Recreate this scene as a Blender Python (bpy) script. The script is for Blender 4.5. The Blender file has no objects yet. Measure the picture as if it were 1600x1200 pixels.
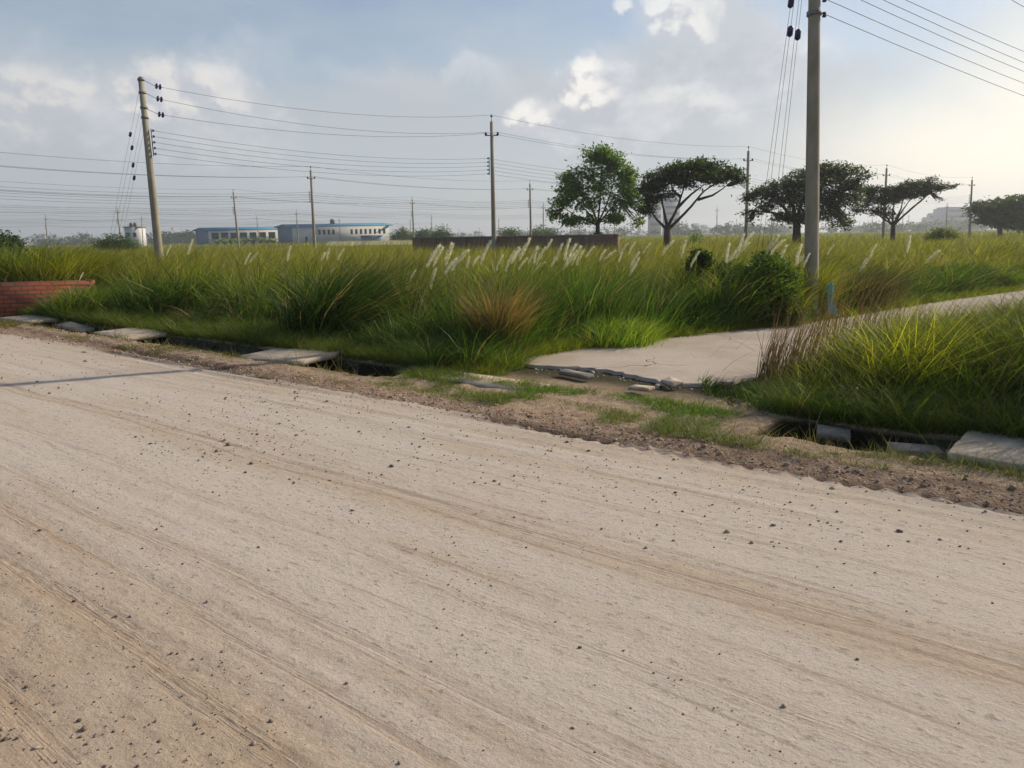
import bpy, bmesh, math, random
import numpy as np
from mathutils import Vector, Matrix
random.seed(7); rng = np.random.default_rng(7)
S = bpy.context.scene; C = S.collection
# ------------------------------------------------------------------ camera
F = 1200.0; HC = 1.6; YH = 369.5; SLOPE = -0.0163
PITCH = math.atan((600-YH)/F); ROLL = math.atan(-SLOPE)
def ray(x, y):
    u = (x-800)/F; v = -(y-600)/F
    uu = u*math.cos(ROLL)+v*math.sin(ROLL); vv = -u*math.sin(ROLL)+v*math.cos(ROLL)
    return np.array([uu, math.cos(PITCH)+vv*math.sin(PITCH), -math.sin(PITCH)+vv*math.cos(PITCH)])
def G(x, y, z=0.0):
    d = ray(x, y); return d*((z-HC)/d[2])+np.array([0, 0, HC])
def W(x, y, D):
    d = ray(x, y); return d*(D/d[1])+np.array([0, 0, HC])
def yh(x): return YH+SLOPE*(x-800)
def B(x, D, z=0.0):                       # point of height z at depth D in photo column x
    y = yh(x)+(HC-z)*F/D
    for _ in range(4):
        p = W(x, y, D); y += (p[2]-z)*F/D
    return W(x, y, D)
cam = bpy.data.cameras.new('camera'); co = bpy.data.objects.new('camera', cam); C.objects.link(co)
co.location = (0, 0, HC); co.rotation_mode = 'QUATERNION'
co.rotation_quaternion = (Matrix.Rotation(math.pi/2-PITCH, 3, 'X') @ Matrix.Rotation(-ROLL, 3, 'Z')).to_quaternion()
cam.sensor_width = 36; cam.lens = 27; cam.clip_start = .05; cam.clip_end = 9000
S.camera = co
S.view_settings.view_transform = 'Standard'; S.view_settings.look = 'None'
S.view_settings.exposure = 0.22; S.view_settings.gamma = 1
S.cycles.volume_bounces = 0; S.cycles.max_bounces = 8; S.cycles.transparent_max_bounces = 12
# ------------------------------------------------------------------ sun and sky
SUN_AZ, SUN_EL = math.radians(65), math.radians(31)
sl = bpy.data.lights.new('sun', 'SUN'); sl.energy = 4.2; sl.angle = math.radians(.6); sl.color = (1, .87, .70)
so = bpy.data.objects.new('sun', sl); C.objects.link(so)
sd = Vector((math.sin(SUN_AZ)*math.cos(SUN_EL), math.cos(SUN_AZ)*math.cos(SUN_EL), math.sin(SUN_EL)))
so.rotation_euler = sd.to_track_quat('Z', 'Y').to_euler(); so.location = (20, 10, 20)

class NT:                                  # small node helper
    def __init__(s, tree): s.t = tree; tree.nodes.clear()
    def n(s, typ, _in=None, **kw):
        nd = s.t.nodes.new(typ)
        for k, v in kw.items(): setattr(nd, k, v)
        if _in:
            for k, v in _in.items():
                if isinstance(v, bpy.types.NodeSocket): s.t.links.new(v, nd.inputs[k])
                else: nd.inputs[k].default_value = v
        return nd
    def m(s, op, a, b=0.0, c=0.0, clamp=False):
        return s.n('ShaderNodeMath', {0: a, 1: b, 2: c}, operation=op, use_clamp=clamp).outputs[0]
    def vm(s, op, a, b=(0, 0, 0)):
        nd = s.n('ShaderNodeVectorMath', {0: a, 1: b}, operation=op)
        return nd.outputs['Value'] if op in ('LENGTH', 'DOT_PRODUCT', 'DISTANCE') else nd.outputs[0]
    def sm(s, x, a, b, lo=0.0, hi=1.0):
        return s.n('ShaderNodeMapRange', {0: x, 1: a, 2: b, 3: lo, 4: hi}, interpolation_type='SMOOTHSTEP').outputs[0]
    def noise(s, vec, scale, detail=4, rough=.55, dist=0.0):
        return s.n('ShaderNodeTexNoise', {'Vector': vec, 'Scale': scale, 'Detail': detail, 'Roughness': rough, 'Distortion': dist}).outputs['Fac']
    def mix(s, f, a, b):
        nd = s.n('ShaderNodeMix', data_type='RGBA')
        for i, v in ((0, f), (6, a), (7, b)):
            if isinstance(v, bpy.types.NodeSocket): s.t.links.new(v, nd.inputs[i])
            else: nd.inputs[i].default_value = v if i == 0 else (*v, 1)
        return nd.outputs[2]

w = bpy.data.worlds.new('World'); S.world = w; w.use_nodes = True
T = NT(w.node_tree)
sky = T.n('ShaderNodeTexSky', sky_type='NISHITA', sun_disc=False, sun_elevation=SUN_EL, sun_rotation=SUN_AZ,
          air_density=1.0, dust_density=1.2, ozone_density=2.5, altitude=0)
dirv = T.n('ShaderNodeTexCoord').outputs['Generated']
sep = T.n('ShaderNodeSeparateXYZ', {0: dirv})
az = T.m('ARCTAN2', sep.outputs[0], sep.outputs[1]); el = T.m('ARCSINE', sep.outputs[2])
ae = T.n('ShaderNodeCombineXYZ', {0: az, 1: el, 2: 0.0}).outputs[0]
sundot = T.m('MAXIMUM', T.vm('DOT_PRODUCT', dirv, tuple(sd)), 0.0)
glow = T.m('POWER', sundot, 7.0)
def azel(px, py):
    d = ray(px, py); d = d/np.linalg.norm(d); return math.atan2(d[0], d[1]), math.asin(d[2])
def blobs(lst, warp=.06, wscale=9.0, seed=0.0, sh=(0, 0, 0)):
    off = T.vm('ADD', ae, (seed, seed*.7, seed))
    wn = T.n('ShaderNodeTexNoise', {'Vector': off, 'Scale': wscale, 'Detail': 6, 'Roughness': .6}).outputs['Color']
    p = T.vm('ADD', T.vm('ADD', ae, sh), T.vm('MULTIPLY', T.vm('SUBTRACT', wn, (.5, .5, .5)), (warp, warp, 0)))
    cur = None
    for (x, y, rx, ry) in lst:
        a, e = azel(x, y)
        q = T.vm('LENGTH', T.vm('MULTIPLY', T.vm('SUBTRACT', p, (a, e, 0)), (F/rx*.93, F/ry*.93, 0)))
        v = T.m('SUBTRACT', 1.0, q); cur = v if cur is None else T.m('MAXIMUM', cur, v)
    return cur
veil_n = T.noise(T.vm('MULTIPLY', ae, (1, 2.4, 1)), 3.2, 5, .6)
col = T.n('ShaderNodeVectorMath', {0: sky.outputs[0], 'Scale': 0.105}, operation='SCALE').outputs[0]
# thin high veil: more of it towards the horizon, brighter towards the sun
veil = T.mix(glow, (.475, .525, .56), (1.0, .97, .86))
vf = T.m('ADD', T.sm(el, .0, .38, .95, .22), T.m('MULTIPLY', T.m('MULTIPLY', T.m('SUBTRACT', veil_n, .5), T.sm(el, .7, .3)), 1.3), clamp=True)
vf = T.m('MULTIPLY', vf, T.sm(el, .8, .45))
col = T.mix(vf, col, veil)
# grey cloud banks
gb = blobs([(40, 200, 150, 95), (290, 190, 150, 95), (1080, 115, 150, 44), (1010, 190, 260, 75), (1230, 140, 180, 75), (620, 190, 300, 50),
            (1170, 90, 110, 45), (870, 180, 110, 55), (1130, 40, 90, 60)], .16, 5.0, 3.1)
wb = blobs([(960, 150, 120, 60), (1180, 60, 130, 60), (60, 150, 120, 60), (290, 140, 130, 60), (1060, 190, 160, 45), (1080, 20, 90, 60), (700, 130, 200, 24)], .2, 7.0, 6.3)
col = T.mix(T.sm(T.m('ADD', wb, T.m('MULTIPLY', T.m('SUBTRACT', T.noise(ae, 11, 6, .6), .5), 1.0)), -.2, .9, 0, .55), col, T.mix(glow, (.64, .65, .68), (1.0, .97, .88)))
col = T.mix(T.sm(T.m('ADD', gb, T.m('MULTIPLY', T.m('SUBTRACT', T.noise(ae, 14, 6, .6), .5), .7)), -.15, .7, 0, .78), col, T.mix(glow, (.45, .485, .53), (.95, .93, .86)))
gl = blobs([(1600, 260, 330, 130), (1760, 200, 260, 180)], .1, 4.0, 1.7)
col = T.mix(T.sm(gl, -.15, .9, 0, .9), col, (1.10, 1.0, .82))
def bank(lst, seed, op, dark, light, sc=11.0, thr=0.0):
    global col
    b = blobs(lst, .14, 8.0, seed); n_ = T.noise(T.vm('ADD', T.vm('MULTIPLY', ae, (1, 1.5, 1)), (seed, 0, 0)), sc, 7, .62)
    n2_ = T.noise(T.vm('ADD', T.vm('MULTIPLY', ae, (1, 1.5, 1)), (seed+.02, .03, 0)), sc, 7, .62)
    sh_ = T.m('ADD', T.m('ADD', T.sm(n_, .38, .66, 0, .6), T.m('MULTIPLY', T.m('SUBTRACT', n_, n2_), 2.2)), T.m('MULTIPLY', T.sm(b, .7, 0), .35), clamp=True)
    a = T.sm(T.m('ADD', b, T.m('MULTIPLY', T.m('SUBTRACT', n_, .5), 1.5)), thr, thr+.45, 0, op)
    col = T.mix(a, col, T.mix(sh_, dark, light))
bank([(1000, 165, 190, 60), (1120, 130, 130, 50), (880, 175, 90, 50), (1180, 90, 80, 40)], 8.8, .62, (.46, .485, .54), (.72, .73, .75))
bank([(50, 180, 130, 70), (110, 150, 60, 30)], 2.2, .5, (.48, .51, .56), (.68, .68, .69))
bank([(290, 175, 150, 70), (240, 130, 60, 36), (350, 150, 80, 40)], 4.4, .5, (.48, .51, .56), (.70, .70, .70))
bank([(1075, 108, 95, 34), (1150, 100, 60, 30), (1190, 130, 70, 26)], 9.8, .72, (.44, .465, .53), (.54, .56, .61), 16.0)
# sunlit cumulus heads
def cumulus(lst, seed, a1, col_lit, op):
    global col
    b = blobs(lst, .055, 16.0, seed); b2 = blobs(lst, .055, 16.0, seed, (.012, .014, 0))
    ns = T.noise(T.vm('ADD', ae, (seed, 0, 0)), 30, 6, .6)
    ns2 = T.noise(T.vm('ADD', ae, (seed-.012, -.010, 0)), 30, 6, .6)
    relief = T.m('MULTIPLY', T.m('SUBTRACT', ns, ns2), 5.0)
    a = T.sm(T.m('ADD', b, T.m('MULTIPLY', T.m('SUBTRACT', ns, .5), 1.25)), -.10, a1+.12, 0, op)
    lit = T.m('ADD', T.m('ADD', .42, T.m('MULTIPLY', T.m('SUBTRACT', b, b2), 1.9)), T.m('MULTIPLY', relief, .8), clamp=True)
    col = T.mix(a, col, T.mix(lit, (.50, .51, .56), col_lit))
cumulus([(50, 125, 50, 26), (105, 136, 44, 15), (40, 165, 60, 36), (15, 195, 46, 28), (90, 160, 52, 24)], 5.0, .7, (.76, .73, .69), .6)
cumulus([(250, 118, 42, 24), (322, 128, 50, 32), (215, 135, 34, 22), (345, 155, 46, 34), (280, 155, 75, 40), (230, 165, 50, 30)], 9.0, .7, (.82, .78, .73), .62)
cumulus([(910, 104, 24, 17), (922, 132, 38, 15), (900, 122, 28, 20), (818, 180, 36, 17), (935, 150, 34, 20), (895, 150, 30, 20), (845, 190, 40, 16)], 12.0, .65, (.95, .91, .85), .8)
cumulus([(1060, 5, 55, 30), (1050, 35, 50, 26), (970, 15, 18, 10), (1030, 12, 38, 24), (1090, 30, 30, 30)], 15.0, .55, (.90, .88, .83), .62)
cumulus([(1040, 150, 70, 12), (1100, 165, 60, 14), (860, 175, 50, 14)], 18.0, .8, (.80, .78, .75), .4)
bg = T.n('ShaderNodeBackground', {'Color': col, 'Strength': 1.0})
T.t.links.new(bg.outputs[0], T.n('ShaderNodeOutputWorld').inputs[0])
# ------------------------------------------------------------------ helpers
def tag(o, label=None, cat=None, group=None, kind=None):
    if label: o['label'] = label
    if cat: o['category'] = cat
    if group: o['group'] = group
    if kind: o['kind'] = kind
    return o
def empty(name, loc, rz=0.0):
    o = bpy.data.objects.new(name, None); C.objects.link(o); o.location = tuple(loc); o.rotation_euler = (0, 0, rz); return o
def npmesh(name, V, Fc, mat, parent=None, col=None, smooth=False, fs=None):
    """V (N,3), Fc (M,k) array of tris or quads (or list of such arrays)"""
    V = np.asarray(V, np.float32)
    if parent is not None and parent.type == 'EMPTY' and parent.parent is None:
        V = V-np.array(parent.location, np.float32)
    elif parent is not None:
        q = parent
        while q.parent: q = q.parent
        V = V-np.array(q.location, np.float32)
    me = bpy.data.meshes.new(name)
    Fl = Fc if isinstance(Fc, list) else [Fc]
    Fl = [np.asarray(f, np.int32) for f in Fl if len(f)]
    me.vertices.add(len(V)); me.vertices.foreach_set('co', V.ravel())
    nl = sum(f.size for f in Fl); npoly = sum(len(f) for f in Fl)
    me.loops.add(nl); me.polygons.add(npoly)
    me.loops.foreach_set('vertex_index', np.concatenate([f.ravel() for f in Fl]))
    st = []; s0 = 0
    for f in Fl:
        st.append(s0+np.arange(len(f))*f.shape[1]); s0 += f.size
    me.polygons.foreach_set('loop_start', np.concatenate(st).astype(np.int32))
    if smooth: me.polygons.foreach_set('use_smooth', np.ones(npoly, bool))
    me.update(calc_edges=True)
    if col is not None:
        at = me.color_attributes.new('Col', 'FLOAT_COLOR', 'POINT')
        c4 = np.ones((len(V), 4), np.float32); c4[:, :3] = col; at.data.foreach_set('color', c4.ravel())
    me.materials.append(mat)
    o = bpy.data.objects.new(name, me); C.objects.link(o)
    if parent is not None: o.parent = parent
    return o
class MB:
    def __init__(s): s.v = []; s.q = []; s.t = []; s.n = 0
    def add(s, V, q=None, t=None):
        V = np.asarray(V, float)
        if q is not None and len(q): s.q.append(np.asarray(q)+s.n)
        if t is not None and len(t): s.t.append(np.asarray(t)+s.n)
        s.v.append(V); s.n += len(V); return s
    def box(s, c, size, rz=0.0, M=None):
        x, y, z = np.array(size)/2
        V = np.array([[a*x, b*y, d*z] for d in (-1, 1) for b in (-1, 1) for a in (-1, 1)])
        if M is not None: V = V@np.array(M).T
        cr, sr = math.cos(rz), math.sin(rz)
        V = V@np.array([[cr, sr, 0], [-sr, cr, 0], [0, 0, 1]])+np.array(c)
        return s.add(V, [[0, 2, 3, 1], [4, 5, 7, 6], [0, 1, 5, 4], [2, 6, 7, 3], [0, 4, 6, 2], [1, 3, 7, 5]])
    def hexa(s, P):                       # 8 corners: 4 bottom, 4 top in order
        return s.add(P, [[3, 2, 1, 0], [4, 5, 6, 7], [0, 1, 5, 4], [1, 2, 6, 5], [2, 3, 7, 6], [3, 0, 4, 7]])
    def tube(s, pts, r, n=8, cap=True):
        pts = np.asarray(pts, float); m = len(pts); r = np.broadcast_to(r, (m,))
        tg = np.gradient(pts, axis=0); tg /= np.linalg.norm(tg, axis=1)[:, None]+1e-12
        ref = np.array([0, 0, 1.]) if abs(tg[0][2]) < .9 else np.array([1., 0, 0])
        a = np.cross(tg, ref); a /= np.linalg.norm(a, axis=1)[:, None]+1e-12; b = np.cross(tg, a)
        th = np.arange(n)*2*math.pi/n
        V = pts[:, None, :]+r[:, None, None]*(np.cos(th)[None, :, None]*a[:, None, :]+np.sin(th)[None, :, None]*b[:, None, :])
        i = np.arange(m-1)[:, None]*n; j = np.arange(n)[None, :]; k = (j+1) % n
        q = np.stack([i+j, i+k, i+n+k, i+n+j], -1).reshape(-1, 4)
        V = V.reshape(-1, 3); t = []
        if cap:
            V = np.vstack([V, pts[0], pts[-1]])
            t = [[m*n, (x+1) % n, x] for x in range(n)]+[[m*n+1, (m-1)*n+x, (m-1)*n+(x+1) % n] for x in range(n)]
        return s.add(V, q, t)
    def lathe(s, p, axis, prof, n=12):    # prof: (dist along axis, radius)
        axis = np.asarray(axis, float); axis /= np.linalg.norm(axis)
        return s.tube([np.asarray(p)+axis*d for d, _ in prof], [r for _, r in prof], n)
    def build(s, name, mat, parent=None, smooth=False, col=None):
        return npmesh(name, np.vstack(s.v), [np.vstack(x) for x in (s.q, s.t) if x], mat, parent, smooth=smooth, col=col)
def vnoise(x, y, seed=0):
    x = np.asarray(x, float); y = np.asarray(y, float)
    xi = np.floor(x).astype(np.int64); yi = np.floor(y).astype(np.int64); fx = x-xi; fy = y-yi
    fx = fx*fx*(3-2*fx); fy = fy*fy*(3-2*fy)
    def h(a, b):
        n = (a*374761393+b*668265263+seed*1442695041) & 0x7fffffff
        n = ((n ^ (n >> 13))*1274126177) & 0x7fffffff
        return ((n ^ (n >> 16)) & 0xffff)/65535.0
    return (h(xi, yi)*(1-fx)+h(xi+1, yi)*fx)*(1-fy)+(h(xi, yi+1)*(1-fx)+h(xi+1, yi+1)*fx)*fy
def fbm(x, y, seed=0, o=4):
    s = 0; a = 1; t = 0
    for i in range(o): s = s+a*vnoise(x*2**i, y*2**i, seed+i*17); t += a; a *= .5
    return s/t
# ------------------------------------------------------------------ materials
def mat(name): 
    m = bpy.data.materials.new(name); m.use_nodes = True; return m, NT(m.node_tree)
def finish(T, color, rough=.9, bump=None, bstr=.5, bdist=.01, metal=0.0, spec=.3, extra=None):
    p = T.n('ShaderNodeBsdfPrincipled', {'Roughness': rough, 'Metallic': metal, 'Specular IOR Level': spec})
    if isinstance(color, bpy.types.NodeSocket): T.t.links.new(color, p.inputs['Base Color'])
    else: p.inputs['Base Color'].default_value = (*color, 1)
    if bump is not None:
        b = T.n('ShaderNodeBump', {'Height': bump, 'Strength': bstr, 'Distance': bdist}); T.t.links.new(b.outputs[0], p.inputs['Normal'])
    T.t.links.new(p.outputs[0], T.n('ShaderNodeOutputMaterial').inputs[0]); return p
def simple(name, c1, c2=None, scale=6.0, rough=.85, bstr=.3, stretch=(1, 1, 1), spec=.3):
    m, T = mat(name); p = T.vm('MULTIPLY', T.n('ShaderNodeTexCoord').outputs['Object'], stretch)
    n = T.noise(p, scale, 6, .6); c = T.mix(T.sm(n, .3, .7), c1, c2 or tuple(x*.75 for x in c1))
    finish(T, c, rough, T.noise(p, scale*4, 4), bstr, .01, spec=spec); return m
def leafmat(name, tr=.42, gain=1.0, gloss=.05):
    m, T = mat(name)
    c = T.n('ShaderNodeVertexColor', layer_name='Col').outputs[0]
    d = T.n('ShaderNodeBsdfDiffuse', {'Color': c}); t = T.n('ShaderNodeBsdfTranslucent', {'Color': T.vm('MULTIPLY', c, (1.35*gain, 1.35*gain, .8*gain))})
    g = T.n('ShaderNodeBsdfGlossy', {'Color': (1, 1, 1, 1), 'Roughness': .45})
    a = T.n('ShaderNodeMixShader', {0: tr, 1: d.outputs[0], 2: t.outputs[0]}); b = T.n('ShaderNodeMixShader', {0: gloss, 1: a.outputs[0], 2: g.outputs[0]})
    T.t.links.new(b.outputs[0], T.n('ShaderNodeOutputMaterial').inputs[0]); return m
M_grass = leafmat('grass_blade', .42, 1.2, .018); M_leaf = leafmat('tree_leaf', .42, 1.15, .015); M_plume = leafmat('plume_hair', .45, .95, .02)
M_conc = simple('pole_concrete', (.36, .315, .24), (.25, .22, .165), 5, .9, .4, (1, 1, .35))
M_slab = simple('slab_concrete', (.55, .46, .345), (.36, .285, .20), 5.5, .95, .5)
M_draindark = simple('darkened_drain_concrete', (.07, .065, .045), (.035, .035, .022), 6, .95, .6)  # drain sides, colour darkened to deepen the shade of the trench
M_slabdark = simple('old_concrete', (.30, .27, .23), (.20, .18, .15), 5, .95, .6)
M_steel = simple('galvanised_steel', (.22, .22, .22), (.15, .15, .15), 20, .6, .1)
M_wire = simple('wire_aluminium', (.16, .16, .17), (.12, .12, .13), 10, .6, 0)
M_ins = simple('blue_glaze', (.035, .02, .10), (.05, .03, .13), 10, .3, 0, spec=.5)
M_bark = simple('bark', (.085, .062, .045), (.05, .038, .028), 8, .95, .6, (1, 1, .3))
M_blue = simple('blue_sheet', (.045, .20, .33), (.055, .25, .39), 1, .6, .1)
M_white = simple('white_wall', (.62, .62, .60), (.52, .52, .50), .3, .9, .1)
M_bluewall = simple('blue_grey_wall', (.18, .25, .33), (.15, .21, .29), .5, .9, .1)
M_glass, _t = mat('dark_window'); finish(_t, (.03, .04, .045), .25, spec=.5)
M_tower = simple('far_concrete', (.38, .40, .42), (.33, .35, .37), .05, .9, 0)
M_cloth = simple('cyan_cloth', (.04, .52, .74), (.03, .43, .63), 9, .75, .4)
M_stick = simple('dry_wood', (.16, .11, .07), (.09, .06, .04), 20, .9, .3)
def brickmat(name, c1, c2, mortar, axis):
    m, T = mat(name); p = T.n('ShaderNodeTexCoord').outputs['Object']; s = T.n('ShaderNodeSeparateXYZ', {0: p})
    v = T.n('ShaderNodeCombineXYZ', {0: s.outputs[0], 1: s.outputs[2], 2: 0.0}).outputs[0]
    b = T.n('ShaderNodeTexBrick', {'Vector': v, 'Color1': (*c1, 1), 'Color2': (*c2, 1), 'Mortar': (*mortar, 1), 'Scale': 1.0, 'Mortar Size': .018, 'Brick Width': .26, 'Row Height': .095, 'Bias': 0.0})
    n = T.noise(p, 3.0, 5); c = T.mix(T.sm(n, .45, .75, 0, .5), b.outputs[0], (.10, .08, .06))
    finish(T, c, .95, b.outputs['Fac'], -.6, .01); return m
M_brick = brickmat('red_brick', (.40, .10, .05), (.27, .065, .035), (.13, .075, .05), 0)
M_brickdark = brickmat('old_brick', (.29, .15, .09), (.20, .12, .08), (.15, .12, .09), 0)
# road frame: u along the road, v away from the camera
O = np.array([-9.46, 14.17]); UH = np.array([.7785, -.6276]); VH = np.array([.6276, .7785])
def uv(x, y): x = np.asarray(x)-O[0]; y = np.asarray(y)-O[1]; return x*UH[0]+y*UH[1], x*VH[0]+y*VH[1]
def xy(u, v): return O[0]+u*UH[0]+v*VH[0], O[1]+u*UH[1]+v*VH[1]
def sst(x, a, b): t = np.clip((x-a)/(b-a), 0, 1); return t*t*(3-2*t)
def edge_v(u): return .02+.16*(fbm(u*.7, u*0, 5)-.5)*2+.05*(vnoise(u*4, u*0, 8)-.5)*2
def tracks(u, v):
    """tyre marks and ruts, metres"""
    z = np.zeros_like(u)
    wob = .05*np.sin(u*.55)+.03*np.sin(u*1.3+1)
    for v0, wd, dp, a, b, tread in ((-.02, .11, .028, 11.5, 19, .02), (.18, .13, .035, -6, 9.5, .012), (-.12, .07, .02, 5, 11, .008), (-1.88, .03, .007, 9.5, 22, 0),
                                    (-1.80, .02, .008, 7, 22, 0), (-3.82, .06, .007, 6, 22, .007), (-3.5, .045, .005, 8, 22, .005), (-.75, .05, .006, 8, 20, .004), (-2.9, .06, .003, 2, 22, .002), (-.45, .06, .008, 6, 20, .004), (-4.3, .07, .006, 4, 22, .006)):
        q = (v-v0-wob)/wd; m = sst(u, a, a+1.5)*sst(-u, -b, -b+1.5)
        z += m*(-dp*np.exp(-q*q)+dp*.7*np.exp(-((abs(q)-1.5)/.5)**2))
        if tread: z += m*tread*np.exp(-q*q)*np.clip(np.sin(u*42+np.sign(q)*1.2), -.4, 1)
    return z
def trench_open(u): 
    j = .35*(vnoise(u*2.3, u*0, 3)-.5)
    return np.maximum(1-sst(u+j, 9.2, 9.5), sst(u+j, 13.9, 14.2))*sst(u, -5, -4.5)
BL = np.array([(-.6, 9.7), (.6, 10.35), (1.2, 10.9), (2.2, 11.55), (4.2, 12.75), (6.0, 14.0), (9.02, 16.6), (13.3, 19.9), (22, 26.5), (40, 40)])
BR = np.array([(-.6, 8.5), (1.6, 7.95), (2.8, 8.35), (3.4, 8.9), (4.3, 9.7), (6.6, 11.2), (8.6, 12.9), (11.8, 15.2), (16.2, 18.4), (24.8, 24.7), (43, 37.9)])
def ruts_m(u, v):
    w1 = .06*np.sin(u*.8)+.05*(vnoise(u*1.3, u*0, 15)-.5)
    a = np.exp(-((v+.04-w1)/.06)**2)*sst(u, 11.2, 12.5)*sst(-u, -19, -17.5)*(.55+.45*np.sign(np.sin(u*38+v*20)))
    b = np.exp(-((v-.30-.035*(4-u)-w1)/.07)**2)*sst(u, -5, -4)*sst(-u, -8.3, -6.5)
    c = np.exp(-((v-.02-w1)/.05)**2)*sst(u, 3.2, 4.5)*sst(-u, -10, -8)*(.5+.5*vnoise(u*5, v*9, 16))
    return a+b*(.4+.8*vnoise(u*4, v*6, 17))+c
def hz(x, y):
    u, v = uv(x, y); r = np.hypot(x, y)
    near = 1-sst(r, 30, 45)
    n1 = fbm(x*1.1, y*1.1, 1)-.5; n2 = fbm(x*6, y*6, 2, 3)-.5; n3 = vnoise(x*22, y*22, 4)-.5
    z = -.05*sst(v, -8, -30)
    road = 1-sst(v, -.12, .15)
    rutm = ruts_m(u, v); z = z-.022*rutm*near
    z = z+near*road*(.012*n1+.005*n2+.0028*n3*(1+2*sst(-v, 3.2, 4.2)))+.5*near*tracks(u, v)*(1-sst(v, .3, .7))
    berm = sst(v, -.05, .25)
    z = z+near*berm*(.012+.05*n1+.045*n2+.016*n3)
    field = sst(v, 1.7, 4); z = z+field*near*(.10*n1)
    w_ = .035*(vnoise(u*3, u*0, 12)-.5)*2
    tr = sst(v+w_, .80, .86)*(1-sst(v+w_, 1.50, 1.56))*trench_open(u)
    z = z*(1-tr)+tr*(-.85+.12*n1+.05*n2)
    la = np.interp(x, BL[:, 0], BL[:, 1]); ra = np.interp(x, BR[:, 0], BR[:, 1])
    dd = np.minimum(np.minimum(la-y, y-ra), x+.3); bed = sst(dd, -.9, -.1)*sst(v, 1.3, 2.0)
    return z*(1-bed)+.004*bed
# ------------------------------------------------------------------ ground and dirt road, one grid split where the road ends
def axis_(a, b, st, far, g=1.12):
    c = list(np.arange(a, b+1e-6, st)); s = st
    while c[-1] < far: s *= g; c.append(c[-1]+s)
    s = st
    while c[0] > -far: s *= g; c.insert(0, c[0]-s)
    return np.array(c)
us = axis_(-6, 19.5, .036, 2500); vs1 = axis_(-5.0, 2.6, .028, 2500)
UU, VV = np.meshgrid(us, vs1, indexing='ij')
# slide the rows nearest the road edge on to its outline
XX, YY = xy(UU, VV); ZZ = hz(XX, YY)
nu, nv = UU.shape; idx = np.arange(nu*nv).reshape(nu, nv)
q = np.stack([idx[:-1, :-1], idx[1:, :-1], idx[1:, 1:], idx[:-1, 1:]], -1).reshape(-1, 4)
cu = (UU[:-1, :-1]+UU[1:, 1:]).ravel()/2; cv = (VV[:-1, :-1]+VV[1:, 1:]).ravel()/2
isroad = (cv < edge_v(cu)) & (cv > -11)
Vg = np.stack([XX.ravel(), YY.ravel(), ZZ.ravel()], -1)
def sub(name, mask, m):
    f = q[mask]; used, inv = np.unique(f, return_inverse=True)
    return npmesh(name, Vg[used], inv.reshape(-1, 4), m, smooth=True)
def rcoord(T):
    p = T.n('ShaderNodeTexCoord').outputs['Object']; p = T.vm('SUBTRACT', p, (O[0], O[1], 0))
    u = T.vm('DOT_PRODUCT', p, (UH[0], UH[1], 0)); v = T.vm('DOT_PRODUCT', p, (VH[0], VH[1], 0)); return p, u, v
def mudmask(T, u, v):
    def g(v0, wd, u0, u1, k=0.0):
        wv_ = T.m('ADD', v, T.m('MULTIPLY', T.m('SUBTRACT', T.noise(T.n('ShaderNodeCombineXYZ', {0: u, 1: 0.0, 2: 0.0}).outputs[0], 1.3, 3), .5), .12))
        if k: wv_ = T.m('ADD', wv_, T.m('MULTIPLY', u, k))
        d = T.m('DIVIDE', T.m('SUBTRACT', wv_, v0), wd)
        return T.m('MULTIPLY', T.m('EXPONENT', T.m('MULTIPLY', T.m('MULTIPLY', d, d), -1.0)), T.m('MULTIPLY', T.sm(u, u0, u0+1.2), T.sm(u, u1, u1-1.5)))
    s_ = T.m('ADD', T.m('ADD', g(-.04, .09, 11, 19), g(.44, .11, -5, 8.3, .035)), T.m('ADD', g(.02, .07, 3.2, 10), g(.30, .10, 12.5, 20)), clamp=True)
    br = T.noise(T.n('ShaderNodeCombineXYZ', {0: T.m('MULTIPLY', u, 5.0), 1: T.m('MULTIPLY', v, 14.0), 2: 0.0}).outputs[0], 1.0, 4, .7)
    return T.m('MULTIPLY', s_, T.sm(br, .26, .52), clamp=True)
M_road, T = mat('packed_dirt'); p, u, v = rcoord(T)
wv = T.m('ADD', v, T.m('MULTIPLY', T.m('SUBTRACT', T.noise(p, .7, 3), .5), .55))
band = T.n('ShaderNodeCombineXYZ', {0: T.m('MULTIPLY', u, .22), 1: T.m('MULTIPLY', v, 3.0), 2: 0.0}).outputs[0]
streak = T.noise(band, 1.4, 6, .65); 
fine = T.n('ShaderNodeCombineXYZ', {0: T.m('MULTIPLY', u, 3.0), 1: T.m('MULTIPLY', v, 9.0), 2: 0.0}).outputs[0]
streak2 = T.noise(fine, 2.5, 5, .65)
pale = (.525, .452, .372); tan = (.44, .345, .245); brown = (.27, .185, .115)
def gauss(v0, wd, k): 
    d = T.m('DIVIDE', T.m('SUBTRACT', wv, v0), wd); return T.m('MULTIPLY', T.m('EXPONENT', T.m('MULTIPLY', T.m('MULTIPLY', d, d), -1.0)), k)
tf = T.m('ADD', gauss(-1.9, .32, .55), T.m('ADD', gauss(-.25, .35, .55), T.m('ADD', gauss(-.9, .12, .3), T.sm(wv, -2.9, -4.1, 0, 1.0))))
tf = T.m('ADD', tf, T.m('MULTIPLY', T.m('SUBTRACT', streak, .5), 2.6), clamp=True)
c = T.mix(tf, pale, tan)
c = T.mix(T.m('MULTIPLY', T.sm(streak2, .52, .72), T.m('ADD', T.m('MULTIPLY', tf, .45), .12)), c, brown)
c = T.mix(T.m('MULTIPLY', T.sm(wv, -3.2, -4.8), .30), c, (.43, .29, .19))
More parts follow.
